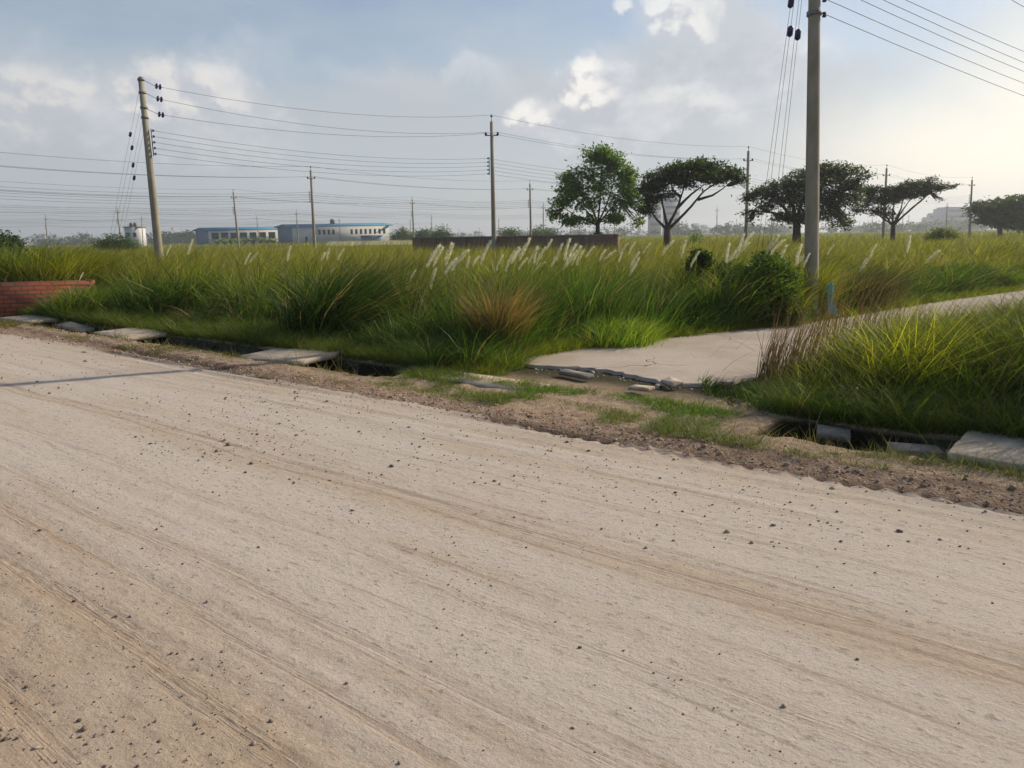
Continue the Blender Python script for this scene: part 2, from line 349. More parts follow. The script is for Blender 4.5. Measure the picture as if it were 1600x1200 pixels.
ln = T.noise(T.n('ShaderNodeCombineXYZ', {0: T.m('MULTIPLY', u, .35), 1: T.m('MULTIPLY', T.m('ADD', v, T.m('MULTIPLY', T.noise(T.n('ShaderNodeCombineXYZ', {0: u, 1: 0.0, 2: 0.0}).outputs[0], .35, 2), .35)), 17.0), 2: 0.0}).outputs[0], 1.0, 5, .7)
lm = T.m('MULTIPLY', T.sm(ln, .53, .68), T.sm(T.noise(p, .9, 3), .38, .62)); c = T.mix(T.m('MULTIPLY', lm, .62), c, (.27, .185, .12))
crum = T.noise(T.n('ShaderNodeCombineXYZ', {0: T.m('MULTIPLY', u, 14.0), 1: T.m('MULTIPLY', v, 34.0), 2: 0.0}).outputs[0], 1.0, 3, .6); c = T.mix(T.m('MULTIPLY', T.sm(crum, .56, .70), .55), c, (.20, .15, .105))
crum2 = T.noise(T.n('ShaderNodeCombineXYZ', {0: T.m('MULTIPLY', u, 30.0), 1: T.m('MULTIPLY', v, 60.0), 2: 3.0}).outputs[0], 1.0, 3, .65); c = T.mix(T.m('MULTIPLY', T.sm(crum2, .55, .70), .42), c, (.22, .175, .13))
c = T.mix(T.m('MULTIPLY', T.sm(crum2, .44, .30), .35), c, (.60, .55, .46))
patch = T.noise(p, .45, 4, .6); c = T.mix(T.sm(patch, .50, .68, 0, .35), c, (.52, .475, .40))
vw = T.m('ADD', v, T.m('MULTIPLY', T.m('SUBTRACT', T.noise(T.n('ShaderNodeCombineXYZ', {0: u, 1: 0.0, 2: 0.0}).outputs[0], .25, 2), .5), .5))
wb_ = T.noise(T.n('ShaderNodeCombineXYZ', {0: T.m('MULTIPLY', u, 1.2), 1: T.m('MULTIPLY', v, 22.0), 2: 1.0}).outputs[0], 1.0, 4, .7)
trk = None
for v0, wd_, k_ in ((-.78, .05, .5), (-1.30, .035, .35), (-1.90, .035, .75), (-2.02, .02, .5), (-2.7, .05, .4), (-3.25, .06, .5), (-3.55, .04, .6), (-3.85, .06, .7), (-4.3, .06, .6)):
    d_ = T.m('DIVIDE', T.m('SUBTRACT', vw, v0), wd_); g_ = T.m('MULTIPLY', T.m('EXPONENT', T.m('MULTIPLY', T.m('MULTIPLY', d_, d_), -1.0)), k_); trk = g_ if trk is None else T.m('ADD', trk, g_)
trk = T.m('MULTIPLY', trk, T.sm(wb_, .35, .6)); c = T.mix(T.m('MULTIPLY', trk, .62, clamp=True), c, (.26, .175, .115))
spk = T.noise(p, 95, 2, .5); c = T.mix(T.sm(spk, .62, .72, 0, .40), c, (.17, .13, .10))
spk2 = T.noise(p, 38, 3, .6); c = T.mix(T.sm(spk2, .60, .75, 0, .35), c, (.26, .19, .13))
c = T.mix(T.sm(T.noise(p, 130, 2, .5), .62, .8, 0, .4), c, (.58, .52, .45))
c = T.mix(T.m('MULTIPLY', mudmask(T, u, v), .9), c, (.15, .115, .10))
bmp = T.m('ADD', T.m('MULTIPLY', T.noise(p, 75, 6, .75), .45), T.m('MULTIPLY', T.noise(p, 13, 5, .6), .35))
finish(T, c, .95, T.m('ADD', bmp, T.m('SUBTRACT', T.m('MULTIPLY', crum, .35), T.m('MULTIPLY', trk, .5))), .85, .014, spec=.2)
M_soil, T = mat('verge_soil'); p, u, v = rcoord(T)
n1 = T.noise(p, 1.6, 5, .6); n2 = T.noise(p, 14, 5, .7); n3 = T.noise(p, 60, 3, .6)
sand = T.mix(T.sm(n2, .35, .7), (.46, .35, .235), (.32, .215, .135))
red = T.mix(T.sm(n2, .35, .62), (.43, .32, .23), (.27, .175, .11))
vv_ = T.m('ADD', v, T.m('MULTIPLY', T.m('SUBTRACT', n1, .5), .7))
c = T.mix(T.sm(vv_, .30, .60), red, sand)
grn = T.mix(T.sm(n2, .4, .65), (.035, .04, .014), (.07, .06, .028))  # ground under tall grass, its shade put into this dark colour
c = T.mix(T.m('MULTIPLY', mudmask(T, u, v), .8), c, (.13, .09, .07))
c = T.mix(T.m('MULTIPLY', T.sm(vv_, 1.45, 2.2), .95), c, grn)
fg = T.mix(T.sm(T.noise(p, .05, 5, .6), .35, .65), (.10, .115, .025), (.15, .14, .04))
r_ = T.vm('LENGTH', T.vm('ADD', p, (O[0], O[1], 0)))
c = T.mix(T.sm(r_, 25, 80), c, fg)
c = T.mix(T.sm(n3, .6, .8, 0, .4), c, (.10, .065, .04))
# drain soil, with the trench's shade put into its near black colour
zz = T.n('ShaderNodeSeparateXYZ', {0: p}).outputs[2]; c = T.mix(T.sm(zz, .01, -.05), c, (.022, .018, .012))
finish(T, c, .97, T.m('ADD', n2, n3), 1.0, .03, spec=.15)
tag(sub('dirt_road', isroad, M_road), kind='structure'); tag(sub('ground', ~isroad, M_soil), kind='structure')
# ------------------------------------------------------------------ side road: a worn concrete slab road with a broken front lip
Lp = np.array([(0, 9.72), (.6, 10.35), (1.2, 10.9), (2.2, 11.55), (4.2, 12.75), (6.0, 14.0), (9.02, 16.6), (13.3, 19.9), (22, 26.5), (40, 40)])
Rp = np.array([(2.15, 7.95), (2.8, 8.35), (3.4, 8.9), (4.3, 9.7), (6.6, 11.2), (8.6, 12.9), (11.8, 15.2), (16.2, 18.4), (24.8, 24.7), (43, 37.9)])
def resamp(P, n):
    t = np.linspace(0, len(P)-1, n); i = np.minimum(t.astype(int), len(P)-2); f = (t-i)[:, None]; return P[i]*(1-f)+P[i+1]*f
NR, NC = 150, 40
tt = np.concatenate([np.linspace(0, .45, 90), np.linspace(.455, 1, NR-90)])
def at(P, t): 
    s = t*(len(P)-1); i = np.minimum(s.astype(int), len(P)-2); f = (s-i)[:, None]; return P[i]*(1-f)+P[i+1]*f
Lr, Rr = at(Lp, tt), at(Rp, tt)
fr = np.array([(0.0, 9.72), (.18, 9.34), (.77, 9.10), (1.0, 8.98), (1.31, 8.60), (1.52, 8.25), (1.66, 8.0), (2.15, 7.95)])
fw = np.linspace(0, 1, NC); P = np.zeros((NR, NC, 2))
for i in range(NR):
    P[i] = Lr[i]*(1-fw[:, None])+Rr[i]*fw[:, None]
fline = at(fr, fw); jag = .10*(fbm(fw*14, fw*0, 31)-.5)*2+.05*(vnoise(fw*39, fw*0, 33)-.5)*2
lin0 = Lr[0]*(1-fw[:, None])+Rr[0]*fw[:, None]
offs = fline-lin0; offs += np.outer(jag*np.sin(np.pi*fw), [-.62, -.78])
for i in range(NR): P[i] += offs*math.exp(-(tt[i]/.035)**2) if tt[i] < .12 else 0
for i in range(NR):                       # ragged sides
    for j, s in ((0, -1), (NC-1, 1)): P[i, j] += np.array([.6, -.8])*s*.07*(fbm(np.array(tt[i]*60), np.array(j*1.), 41)-.5)*2
zs = .042+.012*(fbm(P[..., 0], P[..., 1], 51)-.5)
top = np.concatenate([P, zs[..., None]], -1).reshape(-1, 3); ii = np.arange(NR*NC).reshape(NR, NC)
qs = np.stack([ii[:-1, :-1], ii[:-1, 1:], ii[1:, 1:], ii[1:, :-1]], -1).reshape(-1, 4)
per = np.concatenate([ii[0, :], ii[1:, -1], ii[-1, -2::-1], ii[-2:0:-1, 0]])
bot = top[per].copy(); bot[:, 2] = -.25; n0 = len(top); k = np.arange(len(per)); k2 = (k+1) % len(per)
side = np.stack([per[k], n0+k, n0+k2, per[k2]], -1)
M_side, T = mat('side_road_concrete'); p = T.n('ShaderNodeTexCoord').outputs['Object']
n1 = T.noise(p, .8, 6, .6); n2 = T.noise(p, 9, 6, .7)
c = T.mix(T.sm(n1, .35, .65), (.47, .40, .325), (.385, .32, .25)); c = T.mix(T.sm(n2, .58, .78, 0, .5), c, (.22, .17, .12))
wp = T.vm('ADD', p, T.vm('MULTIPLY', T.n('ShaderNodeTexNoise', {'Vector': p, 'Scale': 1.5, 'Detail': 5}).outputs['Color'], (.7, .7, 0)))
vo = T.n('ShaderNodeTexVoronoi', {'Vector': wp, 'Scale': .55}, feature='DISTANCE_TO_EDGE').outputs['Distance']
crk = T.sm(vo, .006, .0); crk = T.m('MULTIPLY', crk, T.sm(T.noise(p, .6, 2), .48, .6))
c = T.mix(T.m('MULTIPLY', crk, .8), c, (.09, .07, .05)); n4 = T.noise(T.vm('MULTIPLY', p, (1, 2.2, 1)), 1.7, 6, .65)
c = T.mix(T.sm(n4, .55, .75, 0, .55), c, (.34, .25, .165)); c = T.mix(T.sm(T.noise(p, 70, 2), .63, .75, 0, .5), c, (.15, .12, .09))
finish(T, c, .95, T.m('SUBTRACT', T.noise(p, 30, 6, .7), T.m('MULTIPLY', crk, 1.5)), .8, .012, spec=.2)
tag(npmesh('side_road', np.vstack([top, bot]), [qs, side], M_side), kind='structure')
def on_side(x, y, m=0.0):
    x = np.asarray(x); y = np.asarray(y)
    la = np.interp(x, Lp[:, 0], Lp[:, 1]); ra = np.interp(x, Rp[:, 0], Rp[:, 1], left=7.95)
    return (y < la+m) & (y > ra-m) & (x > -.1) & (y > 9.72-1.0*x-m)
# ------------------------------------------------------------------ grass engine
def blades(pos, h, wd, az_, lean, droop, col, seg=4, twist=None):
    N = len(pos); t = np.linspace(0, 1, seg+1)[None, :]
    h = h[:, None]; d = np.stack([np.sin(az_), np.cos(az_)], -1)
    hor = h*(lean[:, None]*t+droop[:, None]*t**2.2); z = h*(t-.42*droop[:, None]*t**2.6)*np.sqrt(np.clip(1-.35*lean[:, None]**2, .2, 1))
    cx = pos[:, None, 0]+d[:, None, 0]*hor; cy = pos[:, None, 1]+d[:, None, 1]*hor; cz = pos[:, None, 2]+z
    sa = rng.uniform(0, math.pi, N) if twist is None else twist
    sx, sy = np.cos(sa)[:, None], np.sin(sa)[:, None]; ww = wd[:, None]*.5*(1-t**1.7)
    Lf = np.stack([cx-sx*ww, cy-sy*ww, cz], -1)[:, :-1]; Rt = np.stack([cx+sx*ww, cy+sy*ww, cz], -1)[:, :-1]
    tip = np.stack([cx, cy, cz], -1)[:, -1:]
    V = np.concatenate([Lf, Rt, tip], 1); nvb = 2*seg+1
    f = []
    for k in range(seg-1): f += [[k, seg+k, seg+k+1], [k, seg+k+1, k+1]]
    f.append([seg-1, 2*seg-1, 2*seg])
    Fc = (np.array(f)[None]+(np.arange(N)*nvb)[:, None, None]).reshape(-1, 3)
    return V.reshape(-1, 3), Fc, np.repeat(col, nvb, 0)
def merge(parts):
    V = []; Fs = []; Cc = []; n = 0
    for v, f, c in parts: V.append(v); Fs.append(f+n); Cc.append(c); n += len(v)
    return np.vstack(V), np.vstack(Fs), np.vstack(Cc)
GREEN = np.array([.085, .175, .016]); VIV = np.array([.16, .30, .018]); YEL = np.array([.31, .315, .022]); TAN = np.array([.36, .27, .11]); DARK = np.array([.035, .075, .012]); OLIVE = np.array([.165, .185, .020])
WIND = math.radians(80)
def tussocks(cx, cy, nb, h, spread, colA, colB, wfun, lean=(.10, .35), droop=(.1, .55), wind=.28, seg=4, jit=.38, z=None):
    """clumps of blades at each centre; arrays per tussock"""
    N = len(cx); rep = np.repeat(np.arange(N), nb); n = len(rep)
    a = rng.uniform(0, 2*math.pi, n); rr = np.abs(rng.normal(0, 1, n))*spread[rep]
    x = cx[rep]+np.sin(a)*rr; y = cy[rep]+np.cos(a)*rr
    wa = WIND+rng.normal(0, .55, N); ws = wind*rng.uniform(-.15, 1.7, N); tone = rng.uniform(.5, 1.3, N)
    L = rng.uniform(*lean, n); lx = np.sin(a)*L+(np.sin(wa)*ws)[rep]*rng.uniform(.5, 1.3, n); ly = np.cos(a)*L+(np.cos(wa)*ws)[rep]
    az_ = np.arctan2(lx, ly); ln = np.hypot(lx, ly)
    hh = h[rep]*rng.uniform(.55, 1.08, n); r = np.hypot(x, y)
    f = np.clip(rng.normal(.5, .3, n), 0, 1)[:, None]; col = (colA[rep]*(1-f)+colB[rep]*f)*(rng.uniform(1-jit, 1+jit, n)*tone[rep])[:, None]
    dead = rng.uniform(0, 1, n) < .07; col[dead] = np.array([.34, .27, .13])*rng.uniform(.5, 1.1, (dead.sum(), 1))
    zz = hz(x, y)-.02 if z is None else np.full(n, z)
    return blades(np.stack([x, y, zz], -1), hh, wfun(r)*rng.uniform(.6, 1.3, n), az_, ln, rng.uniform(*droop, n), col, seg)
wf = lambda r: np.maximum(.011, .00125*r)
def left_y(x): return np.interp(x, Lp[:, 0], Lp[:, 1], left=-99)
def fieldA(x, y, m=.12):                 # tall grass beyond the drain and left of / beyond the side road
    u, v = uv(x, y); fr_ = 2.15+.25*sst(-u, -8, -6)+.5*(fbm(u*.45, u*0, 61)-.5)*2
    fr_ = fr_-.55*np.exp(-((u-9.6)/1.2)**2)
    left = (x < .05) | (y > left_y(x)+m+.25*(vnoise(x*1.5, x*0, 63)))
    left &= (x-5.95)**2+(y-14.35)**2 > .75**2
    return (v > fr_) & left & ((x > .05) | (v > fr_)), v-fr_
def distside(x, y): return np.where(x > .05, (y-left_y(x))*.8, 9.)
PITS = [(*G(q_[0], q_[1])[:2], q_[2]) for q_ in ((235, 492, .8), (300, 505, .5), (455, 525, .6), (600, 540, .5), (715, 540, .55), (865, 543, .4), (1010, 518, .35), (560, 520, .5), (130, 490, .5))]  # hollows: grass kept low, and their shade put into its colour
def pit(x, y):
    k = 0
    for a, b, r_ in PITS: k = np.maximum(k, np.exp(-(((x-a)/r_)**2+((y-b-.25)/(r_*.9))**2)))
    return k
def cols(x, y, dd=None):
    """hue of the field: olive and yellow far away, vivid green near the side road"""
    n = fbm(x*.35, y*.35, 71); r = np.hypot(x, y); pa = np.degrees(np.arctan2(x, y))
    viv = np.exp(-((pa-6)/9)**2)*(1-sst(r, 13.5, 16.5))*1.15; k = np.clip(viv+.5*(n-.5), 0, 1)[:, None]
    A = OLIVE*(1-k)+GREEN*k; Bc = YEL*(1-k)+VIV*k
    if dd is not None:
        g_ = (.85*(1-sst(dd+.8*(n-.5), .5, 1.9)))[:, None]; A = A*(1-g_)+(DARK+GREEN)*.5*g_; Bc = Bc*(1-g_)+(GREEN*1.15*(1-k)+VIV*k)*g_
    dk = sst(n, .62, .42)[:, None]*.6; dk = dk*(1-sst(r, 20, 35))[:, None]  # dark green patches; shade among tussocks is put into their colour too
    dk = np.maximum(dk, .9*pit(x, y)[:, None])  # shade of the hollows painted into the blades
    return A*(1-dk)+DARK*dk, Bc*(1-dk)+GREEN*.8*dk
def heightA(x, y, dfront):
    pa = np.degrees(np.arctan2(x, y)); n = fbm(x*.5, y*.5, 81); n2 = vnoise(x*1.7, y*1.7, 83)
    full = 1.28+.32*(n-.5)*2+.18*(n2-.5)*2
    right = sst(pa, 20.5, 24); full = full*(1-right)+right*(.72+.5*(n-.5)*2)*(1+.5*sst(np.hypot(x, y), 22, 40))
    wl = sst(-x, 7.4, 9.0)*(1-sst(y, 17.6, 18.3)); full = full*(1-wl)+wl*.42
    d = np.minimum(dfront*1.0, distside(x, y)*1.1)
    full = full*(1-.8*pit(x, y))
    return full*(.34+.66*sst(d+.5*(n2-.5), -.1, 1.25))
parts = []
def field_set(N, r0, r1, a0, a1, nb, spread0, seg=4, logr=True, front=None):
    r = np.exp(rng.uniform(math.log(r0), math.log(r1), N)) if logr else np.sqrt(rng.uniform(r0**2, r1**2, N))
    a = np.radians(rng.uniform(a0, a1, N)); x = r*np.sin(a); y = r*np.cos(a)
    ok, dfr = fieldA(x, y)
    # keep the brick walls' foot and gaps open, thin some bays
    gap = fbm(x*.9, y*.9, 91) > .30
    ok &= gap | (np.hypot(x, y) > 30)
    if front: ok &= np.minimum(dfr, distside(x, y)) < front
    x, y, dfr = x[ok], y[ok], dfr[ok]; r = np.hypot(x, y)
    h = heightA(x, y, dfr); h = np.where(r > 45, 1.25+.25*(fbm(x*.08, y*.08, 93)-.5), h)
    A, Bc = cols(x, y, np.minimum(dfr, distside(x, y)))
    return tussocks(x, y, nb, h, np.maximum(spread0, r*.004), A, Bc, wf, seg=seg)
def front_tussocks(step, d0, d1, nb, hmul, spread, seed, droop=(.4, 1.2), lean=(.15, .75)):
    gx, gy = np.meshgrid(np.arange(-17, 24, step), np.arange(8, 32, step)); x = (gx+rng.uniform(-.45, .45, gx.shape)*step).ravel(); y = (gy+rng.uniform(-.45, .45, gx.shape)*step).ravel()
    ok, dfr = fieldA(x, y); d = np.minimum(dfr, distside(x, y)); ok &= (d > d0) & (d < d1) & (np.abs(np.arctan2(x, y)) < .8) & (vnoise(x*2.1, y*2.1, seed) > .22)
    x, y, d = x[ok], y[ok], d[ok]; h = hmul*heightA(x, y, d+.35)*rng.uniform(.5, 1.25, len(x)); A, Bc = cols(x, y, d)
    k = rng.uniform(0, 1, len(x))[:, None]; A = A*(.55+.7*k); Bc = Bc*(.7+.5*k); br = rng.uniform(0, 1, len(x)) < .06; A[br] = TAN*.55; Bc[br] = TAN*.8
    return tussocks(x, y, nb, h, np.full(len(x), spread), A, Bc, wf, lean, droop, .22, seg=5)
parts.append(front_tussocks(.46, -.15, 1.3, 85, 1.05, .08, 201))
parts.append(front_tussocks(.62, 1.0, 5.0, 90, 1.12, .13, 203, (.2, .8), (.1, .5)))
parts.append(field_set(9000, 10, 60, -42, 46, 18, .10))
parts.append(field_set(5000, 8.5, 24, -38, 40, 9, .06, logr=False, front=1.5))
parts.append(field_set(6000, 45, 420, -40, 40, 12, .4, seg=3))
V, Fc, cc = merge(parts)
tag(npmesh('tall_field_grass', V, Fc, M_grass, col=cc), 'tall olive green reed grass filling the plots beyond the drain', 'grass', kind='stuff')
# thin brown flowering stems that stand above the leaves
N = 15000; r = np.exp(rng.uniform(math.log(10), math.log(90), N)); a = np.radians(rng.uniform(-40, 42, N)); x = r*np.sin(a); y = r*np.cos(a)
ok, dfr = fieldA(x, y); ok &= (dfr > .5) & (distside(x, y) > .5); x, y, dfr = x[ok], y[ok], dfr[ok]; r = np.hypot(x, y)
h = heightA(x, y, dfr)*1.0+.08; n = len(x)
colr = (TAN*.75+OLIVE*.35)[None]*rng.uniform(.7, 1.2, n)[:, None]
V, Fc, cc = blades(np.stack([x, y, hz(x, y)], -1), h*rng.uniform(.85, 1.08, n), np.maximum(.006, .0006*r), WIND+rng.normal(0, .5, n), rng.uniform(.05, .35, n), rng.uniform(0, .3, n), colr)
tag(npmesh('flowering_grass_stems', V, Fc, M_grass, col=cc), 'thin yellow brown flowering stems above the field grass', 'grass', kind='stuff')
# mound of grass right of the side road
def fieldB(x, y):
    u, v = uv(x, y); ra = np.interp(x, Rp[:, 0], Rp[:, 1], left=99)
    return (y < ra-.12) & (v > 1.62+.12*(vnoise(u*2, u*0, 64)-.5)), np.minimum(v-1.62, (ra-y)*.75)
def setB(N, x0, x1, y0, y1, nb, hfun, A, Bc, wind, lean=(.1, .4), droop=(.2, .7), spread=.07, sel=None, w=wf):
    x = rng.uniform(x0, x1, N); y = rng.uniform(y0, y1, N); ok, d = fieldB(x, y)
    if sel: ok &= sel(x, y)
    x, y, d = x[ok], y[ok], d[ok]; h = hfun(x, y, d); A = np.broadcast_to(A, (len(x), 3)); Bc = np.broadcast_to(Bc, (len(x), 3))
    return tussocks(x, y, nb, h, np.full(len(x), spread), A, Bc, w, lean, droop, wind)
def hB(x, y, d):
    e = sst(x, 2.5, 4.8); n = fbm(x*1.1, y*1.1, 101); ta = x/y
    cap_ = 1.6-np.interp(ta, [.3, .42, .52, .667, .9], [.162, .136, .122, .106, .096])*y
    off_ = sst(ta, .78, .88)*sst(uv(x, y)[1], 2.9, 3.6)*(1-sst(y, 12, 15))  # unseen taller grass past the right edge, raised to shade the bank
    return 2.1*off_+(1-off_)*1.28*np.clip(np.minimum((.22+e*.98), cap_), .14, 1.15)*(.25+.75*sst(d, .05, .95))*(.8+.4*n)
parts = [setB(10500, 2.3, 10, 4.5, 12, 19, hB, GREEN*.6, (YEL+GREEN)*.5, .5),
         setB(4800, 2.8, 10, 5, 12, 17, lambda x, y, d: hB(x, y, d)*1.12, YEL, YEL*1.6, .5, sel=lambda x, y: (np.interp(x, Rp[:, 0], Rp[:, 1])-y) < 2.4),  # ridge by the side road: sunlit yellow put into the blade colour
         setB(5500, 2, 9, 4, 9, 16, lambda x, y, d: hB(x, y, d)*.8, DARK*.8, GREEN*.55, .4, sel=lambda x, y: fieldB(x, y)[1] < .9),  # front of the bank: its shade put into dark blade colours
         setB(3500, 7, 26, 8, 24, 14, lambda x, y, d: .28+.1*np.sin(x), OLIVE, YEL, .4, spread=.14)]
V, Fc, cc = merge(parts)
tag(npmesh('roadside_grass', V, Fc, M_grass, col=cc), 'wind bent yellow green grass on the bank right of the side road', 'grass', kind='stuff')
# reddish dry stems at the left tip of that bank
N = 560; x = 2.6+2.6*rng.uniform(0, 1, N)**1.4; y = np.interp(x, Rp[:, 0], Rp[:, 1])-.13-np.abs(rng.normal(0, .30, N)); ok = fieldB(x, y)[1] > 0; x, y = x[ok], y[ok]; n = len(x)
f = rng.uniform(0, 1, n)[:, None]; colr = (np.array([.15, .08, .045])*(1-f)+np.array([.11, .10, .04])*f)
hh = rng.uniform(.45, 1.25, n)*(.75+.55*sst(x, 2.6, 3.6)-.45*sst(x, 4.0, 5.2))
V, Fc, cc = blades(np.stack([x, y, hz(x, y)], -1), hh, rng.uniform(.007, .012, n), WIND+rng.normal(0, .5, n), rng.uniform(.02, .28, n), rng.uniform(.0, .35, n), colr)
N = 420; x = rng.uniform(3.6, 7, N); y = x/rng.uniform(.42, .72, N); ok = fieldB(x, y)[1] > .15; x, y = x[ok], y[ok]; n = len(x)
V2, F2, c2 = blades(np.stack([x, y, hz(x, y)], -1), (hB(x, y, np.ones(n))*.95+.25)*rng.uniform(.8, 1.15, n), rng.uniform(.007, .012, n), WIND+rng.normal(0, .3, n), rng.uniform(.2, .45, n), rng.uniform(.1, .4, n), np.broadcast_to(np.array([.15, .12, .05]), (n, 3))*rng.uniform(.6, 1.2, n)[:, None])
V, Fc, cc = merge([(V, Fc, cc), (V2, F2, c2)])
tag(npmesh('dry_grass_stems', V, Fc, M_grass, col=cc), 'reddish brown bare stems standing in front of the side road', 'grass', kind='stuff')
# straw, dead bent stems
def straw(N, c, sx, sy, rot, hgt):
    a, b = rng.normal(0, sx, N), rng.normal(0, sy, N); x = c[0]+a*math.cos(rot)-b*math.sin(rot); y = c[1]+a*math.sin(rot)+b*math.cos(rot)
    z = hz(x, y)+rng.uniform(.0, hgt, N)
    return blades(np.stack([x, y, z], -1), rng.uniform(.2, .5, N), rng.uniform(.004, .008, N), rng.uniform(0, 6.28, N), rng.uniform(.6, 1.3, N), rng.uniform(.3, .9, N), np.broadcast_to(np.array([.20, .16, .11]), (N, 3))*rng.uniform(.45, 1.2, N)[:, None])
sb = G(1400, 640); sa_ = G(640, 530); sc_ = G(560, 500); sd_ = G(1540, 640)
V, Fc, cc = merge([straw(420, (sb[0]+.3, sb[1]+.5), .7, .28, -.6, .45), straw(700, sa_, .6, .25, 0, .25), straw(400, sc_, .8, .3, 0, .3), straw(300, (sd_[0], sd_[1]), .5, .3, -.6, .4), straw(260, G(200, 480), 1.5, .3, -.5, .1)])
tag(npmesh('dead_straw', V, Fc, M_grass, col=cc), 'tangle of dead straw lying over the lower grass', 'straw', kind='stuff')
# short verge grass between road and drain, round the slabs and at the lip of the side road
def verge(N, u0, u1, v0, v1, h, thr, seed, A, Bc, nb=9):
    u = rng.uniform(u0, u1, N); v = rng.uniform(v0, v1, N); x, y = xy(u, v)
    ok = (fbm(u*.9, v*2.2, seed) > thr) & ~on_side(x, y, -.02) & (v > edge_v(u)+.05)
    ok &= ~((v > .78) & (v < 1.56) & (trench_open(u) > .05)); x, y = x[ok], y[ok]; n = len(x)
    hh = h*(.35+1.3*fbm(x*2, y*2, seed+2))*rng.uniform(.5, 1.5, n); A = np.broadcast_to(A, (n, 3)); Bc = np.broadcast_to(Bc, (n, 3))
    return tussocks(x, y, nb, hh, np.full(n, .035), A, Bc, lambda r: np.maximum(.004, .0006*r), (.2, .8), (.1, .8), .12, 3)
dry = np.array([.22, .17, .07])
parts = [verge(2600, -6, 9.6, .25, .8, .07, .50, 111, dry, OLIVE), verge(7000, -7, 10.5, 1.58, 2.6, .15, .26, 113, (GREEN+OLIVE)*.5, YEL*.8, 11), verge(5200, -7, 10.5, 1.9, 2.9, .28, .34, 114, GREEN*.9, OLIVE*1.1, 11),
         verge(2600, 8.2, 13, .35, .85, .07, .50, 115, OLIVE, GREEN), verge(2600, 8.6, 11.5, .9, 2.0, .10, .46, 117, GREEN, OLIVE), verge(1500, 11.5, 13.7, .75, 1.45, .09, .50, 118, GREEN*.9, VIV*.8, 10),
         verge(2600, 13.2, 19, .3, .8, .10, .46, 119, np.array([.16, .15, .06]), GREEN), verge(1600, 13.6, 20, 1.56, 2.4, .24, .4, 121, DARK, GREEN*.8, 11), verge(1000, 13.9, 20, 1.52, 1.75, .46, .42, 122, GREEN*.7, OLIVE*.7, 11), verge(1500, -5, 9.4, 1.56, 1.72, .28, .25, 124, GREEN*.8, OLIVE*.8, 11), verge(900, 8, 20, .08, .4, .05, .55, 123, dry, OLIVE)]
V, Fc, cc = merge(parts)
tag(npmesh('verge_grass', V, Fc, M_grass, col=cc), 'short green and dry turf along the drain and road verge', 'grass', kind='stuff')
n = 420; u = np.concatenate([rng.uniform(-4, 9.4, 200), rng.uniform(13.6, 18, 220)]); v = np.concatenate([rng.normal(.74, .04, 200), rng.normal(.72, .07, 220)]); x, y = xy(u, v)
f = rng.uniform(0, 1, n)[:, None]
V, Fc, cc = tussocks(x, y, 5, rng.gamma(2.5, .045, n)+.03, np.full(n, .02), np.broadcast_to(np.array([.25, .20, .09]), (n, 3)), np.broadcast_to(np.array([.12, .15, .04]), (n, 3)), lambda r: np.maximum(.003, .0006*r), (.1, .7), (.1, .6), .1, 3)
tag(npmesh('lip_weeds', V, Fc, M_grass, col=cc), 'sparse dry weeds sprouting on the near lip of the drain', 'weeds', kind='stuff')
# low grass hugging the far edge of the side road
t_ = rng.uniform(.05, .85, 5000); q0 = at(Lp, t_); x = q0[:, 0]-rng.uniform(-.1, .55, 5000)*.6; y = q0[:, 1]+rng.uniform(-.08, .55, 5000)*.8; ok = (x-5.9)**2+(y-14.0)**2 > .4**2; x, y = x[ok], y[ok]; n = len(x)
V, Fc, cc = tussocks(x, y, 9, rng.uniform(.08, .3, n), np.full(n, .05), np.broadcast_to(GREEN, (n, 3)), np.broadcast_to(YEL, (n, 3)), lambda r: np.maximum(.005, .0007*r), (.2, .8), (.1, .8), .12, 3)
tag(npmesh('edge_grass', V, Fc, M_grass, col=cc), 'low yellow green weeds hugging the far edge of the side road', 'grass', kind='stuff')
# single tussocks that stand out
def tuss_obj(name, label, px, py, rad, h, A, Bc, n=900, wind=.28, lean=(.05, .4), D=None, cat='grass tussock', droop=(.2, .7), wmul=1.0, group='tussocks that stand out from the grass'):
    c = G(px, py) if D is None else B(px, D)
    e = empty(name, (c[0], c[1], 0)); k = max(3, int(n/14)); a = rng.uniform(0, 6.28, k); rr = rad*np.sqrt(rng.uniform(0, 1, k))
    x, y = c[0]+rr*np.cos(a), c[1]+rr*np.sin(a); hh = h*(1-.35*(rr/rad)**2)
    A = np.broadcast_to(np.array(A), (k, 3)); Bc = np.broadcast_to(np.array(Bc), (k, 3))
    V, Fc, cc = tussocks(x, y, 14, hh, np.full(k, rad*.18), A, Bc, lambda r: wf(r)*wmul, lean, droop, wind)
    npmesh('blades', V, Fc, M_grass, e, col=cc); tag(e, label, cat, group)
tuss_obj('grass_tussock', 'brown rust coloured dry tussock in front of the vivid green grass', 776, 558, .24, 1.4, (.27, .15, .065), (.20, .17, .055), 1500, .06, lean=(.02, .24))
tuss_obj('grass_tussock', 'big dark green tussock swept to the right above the straw', 505, 530, .5, 1.75, DARK*.8, GREEN*.5, 3400, .75)  # swept tussock; shade of the gap there also put into its colour
tuss_obj('grass_tussock', 'tussock coloured dark as a shaded gap just left of the rust coloured dry one', 722, 548, .35, .9, DARK*.7, DARK, 1800, .5)  # stands for a shadowed gap, its darkness put into the blade colour
tuss_obj('grass_tussock', 'low tussock coloured dark as a shaded gap between the slabs and the olive grass at left', 250, 498, .8, 1.2, DARK*.8, GREEN*.6, 3600, .7)  # blades coloured dark for the shadow under the olive grass
tuss_obj('grass_tussock', 'dark brown green tussock just right of the blue cloth', 1332, 0, .40, 1.2, DARK, (.13, .10, .045), 2400, .45, D=15.7)
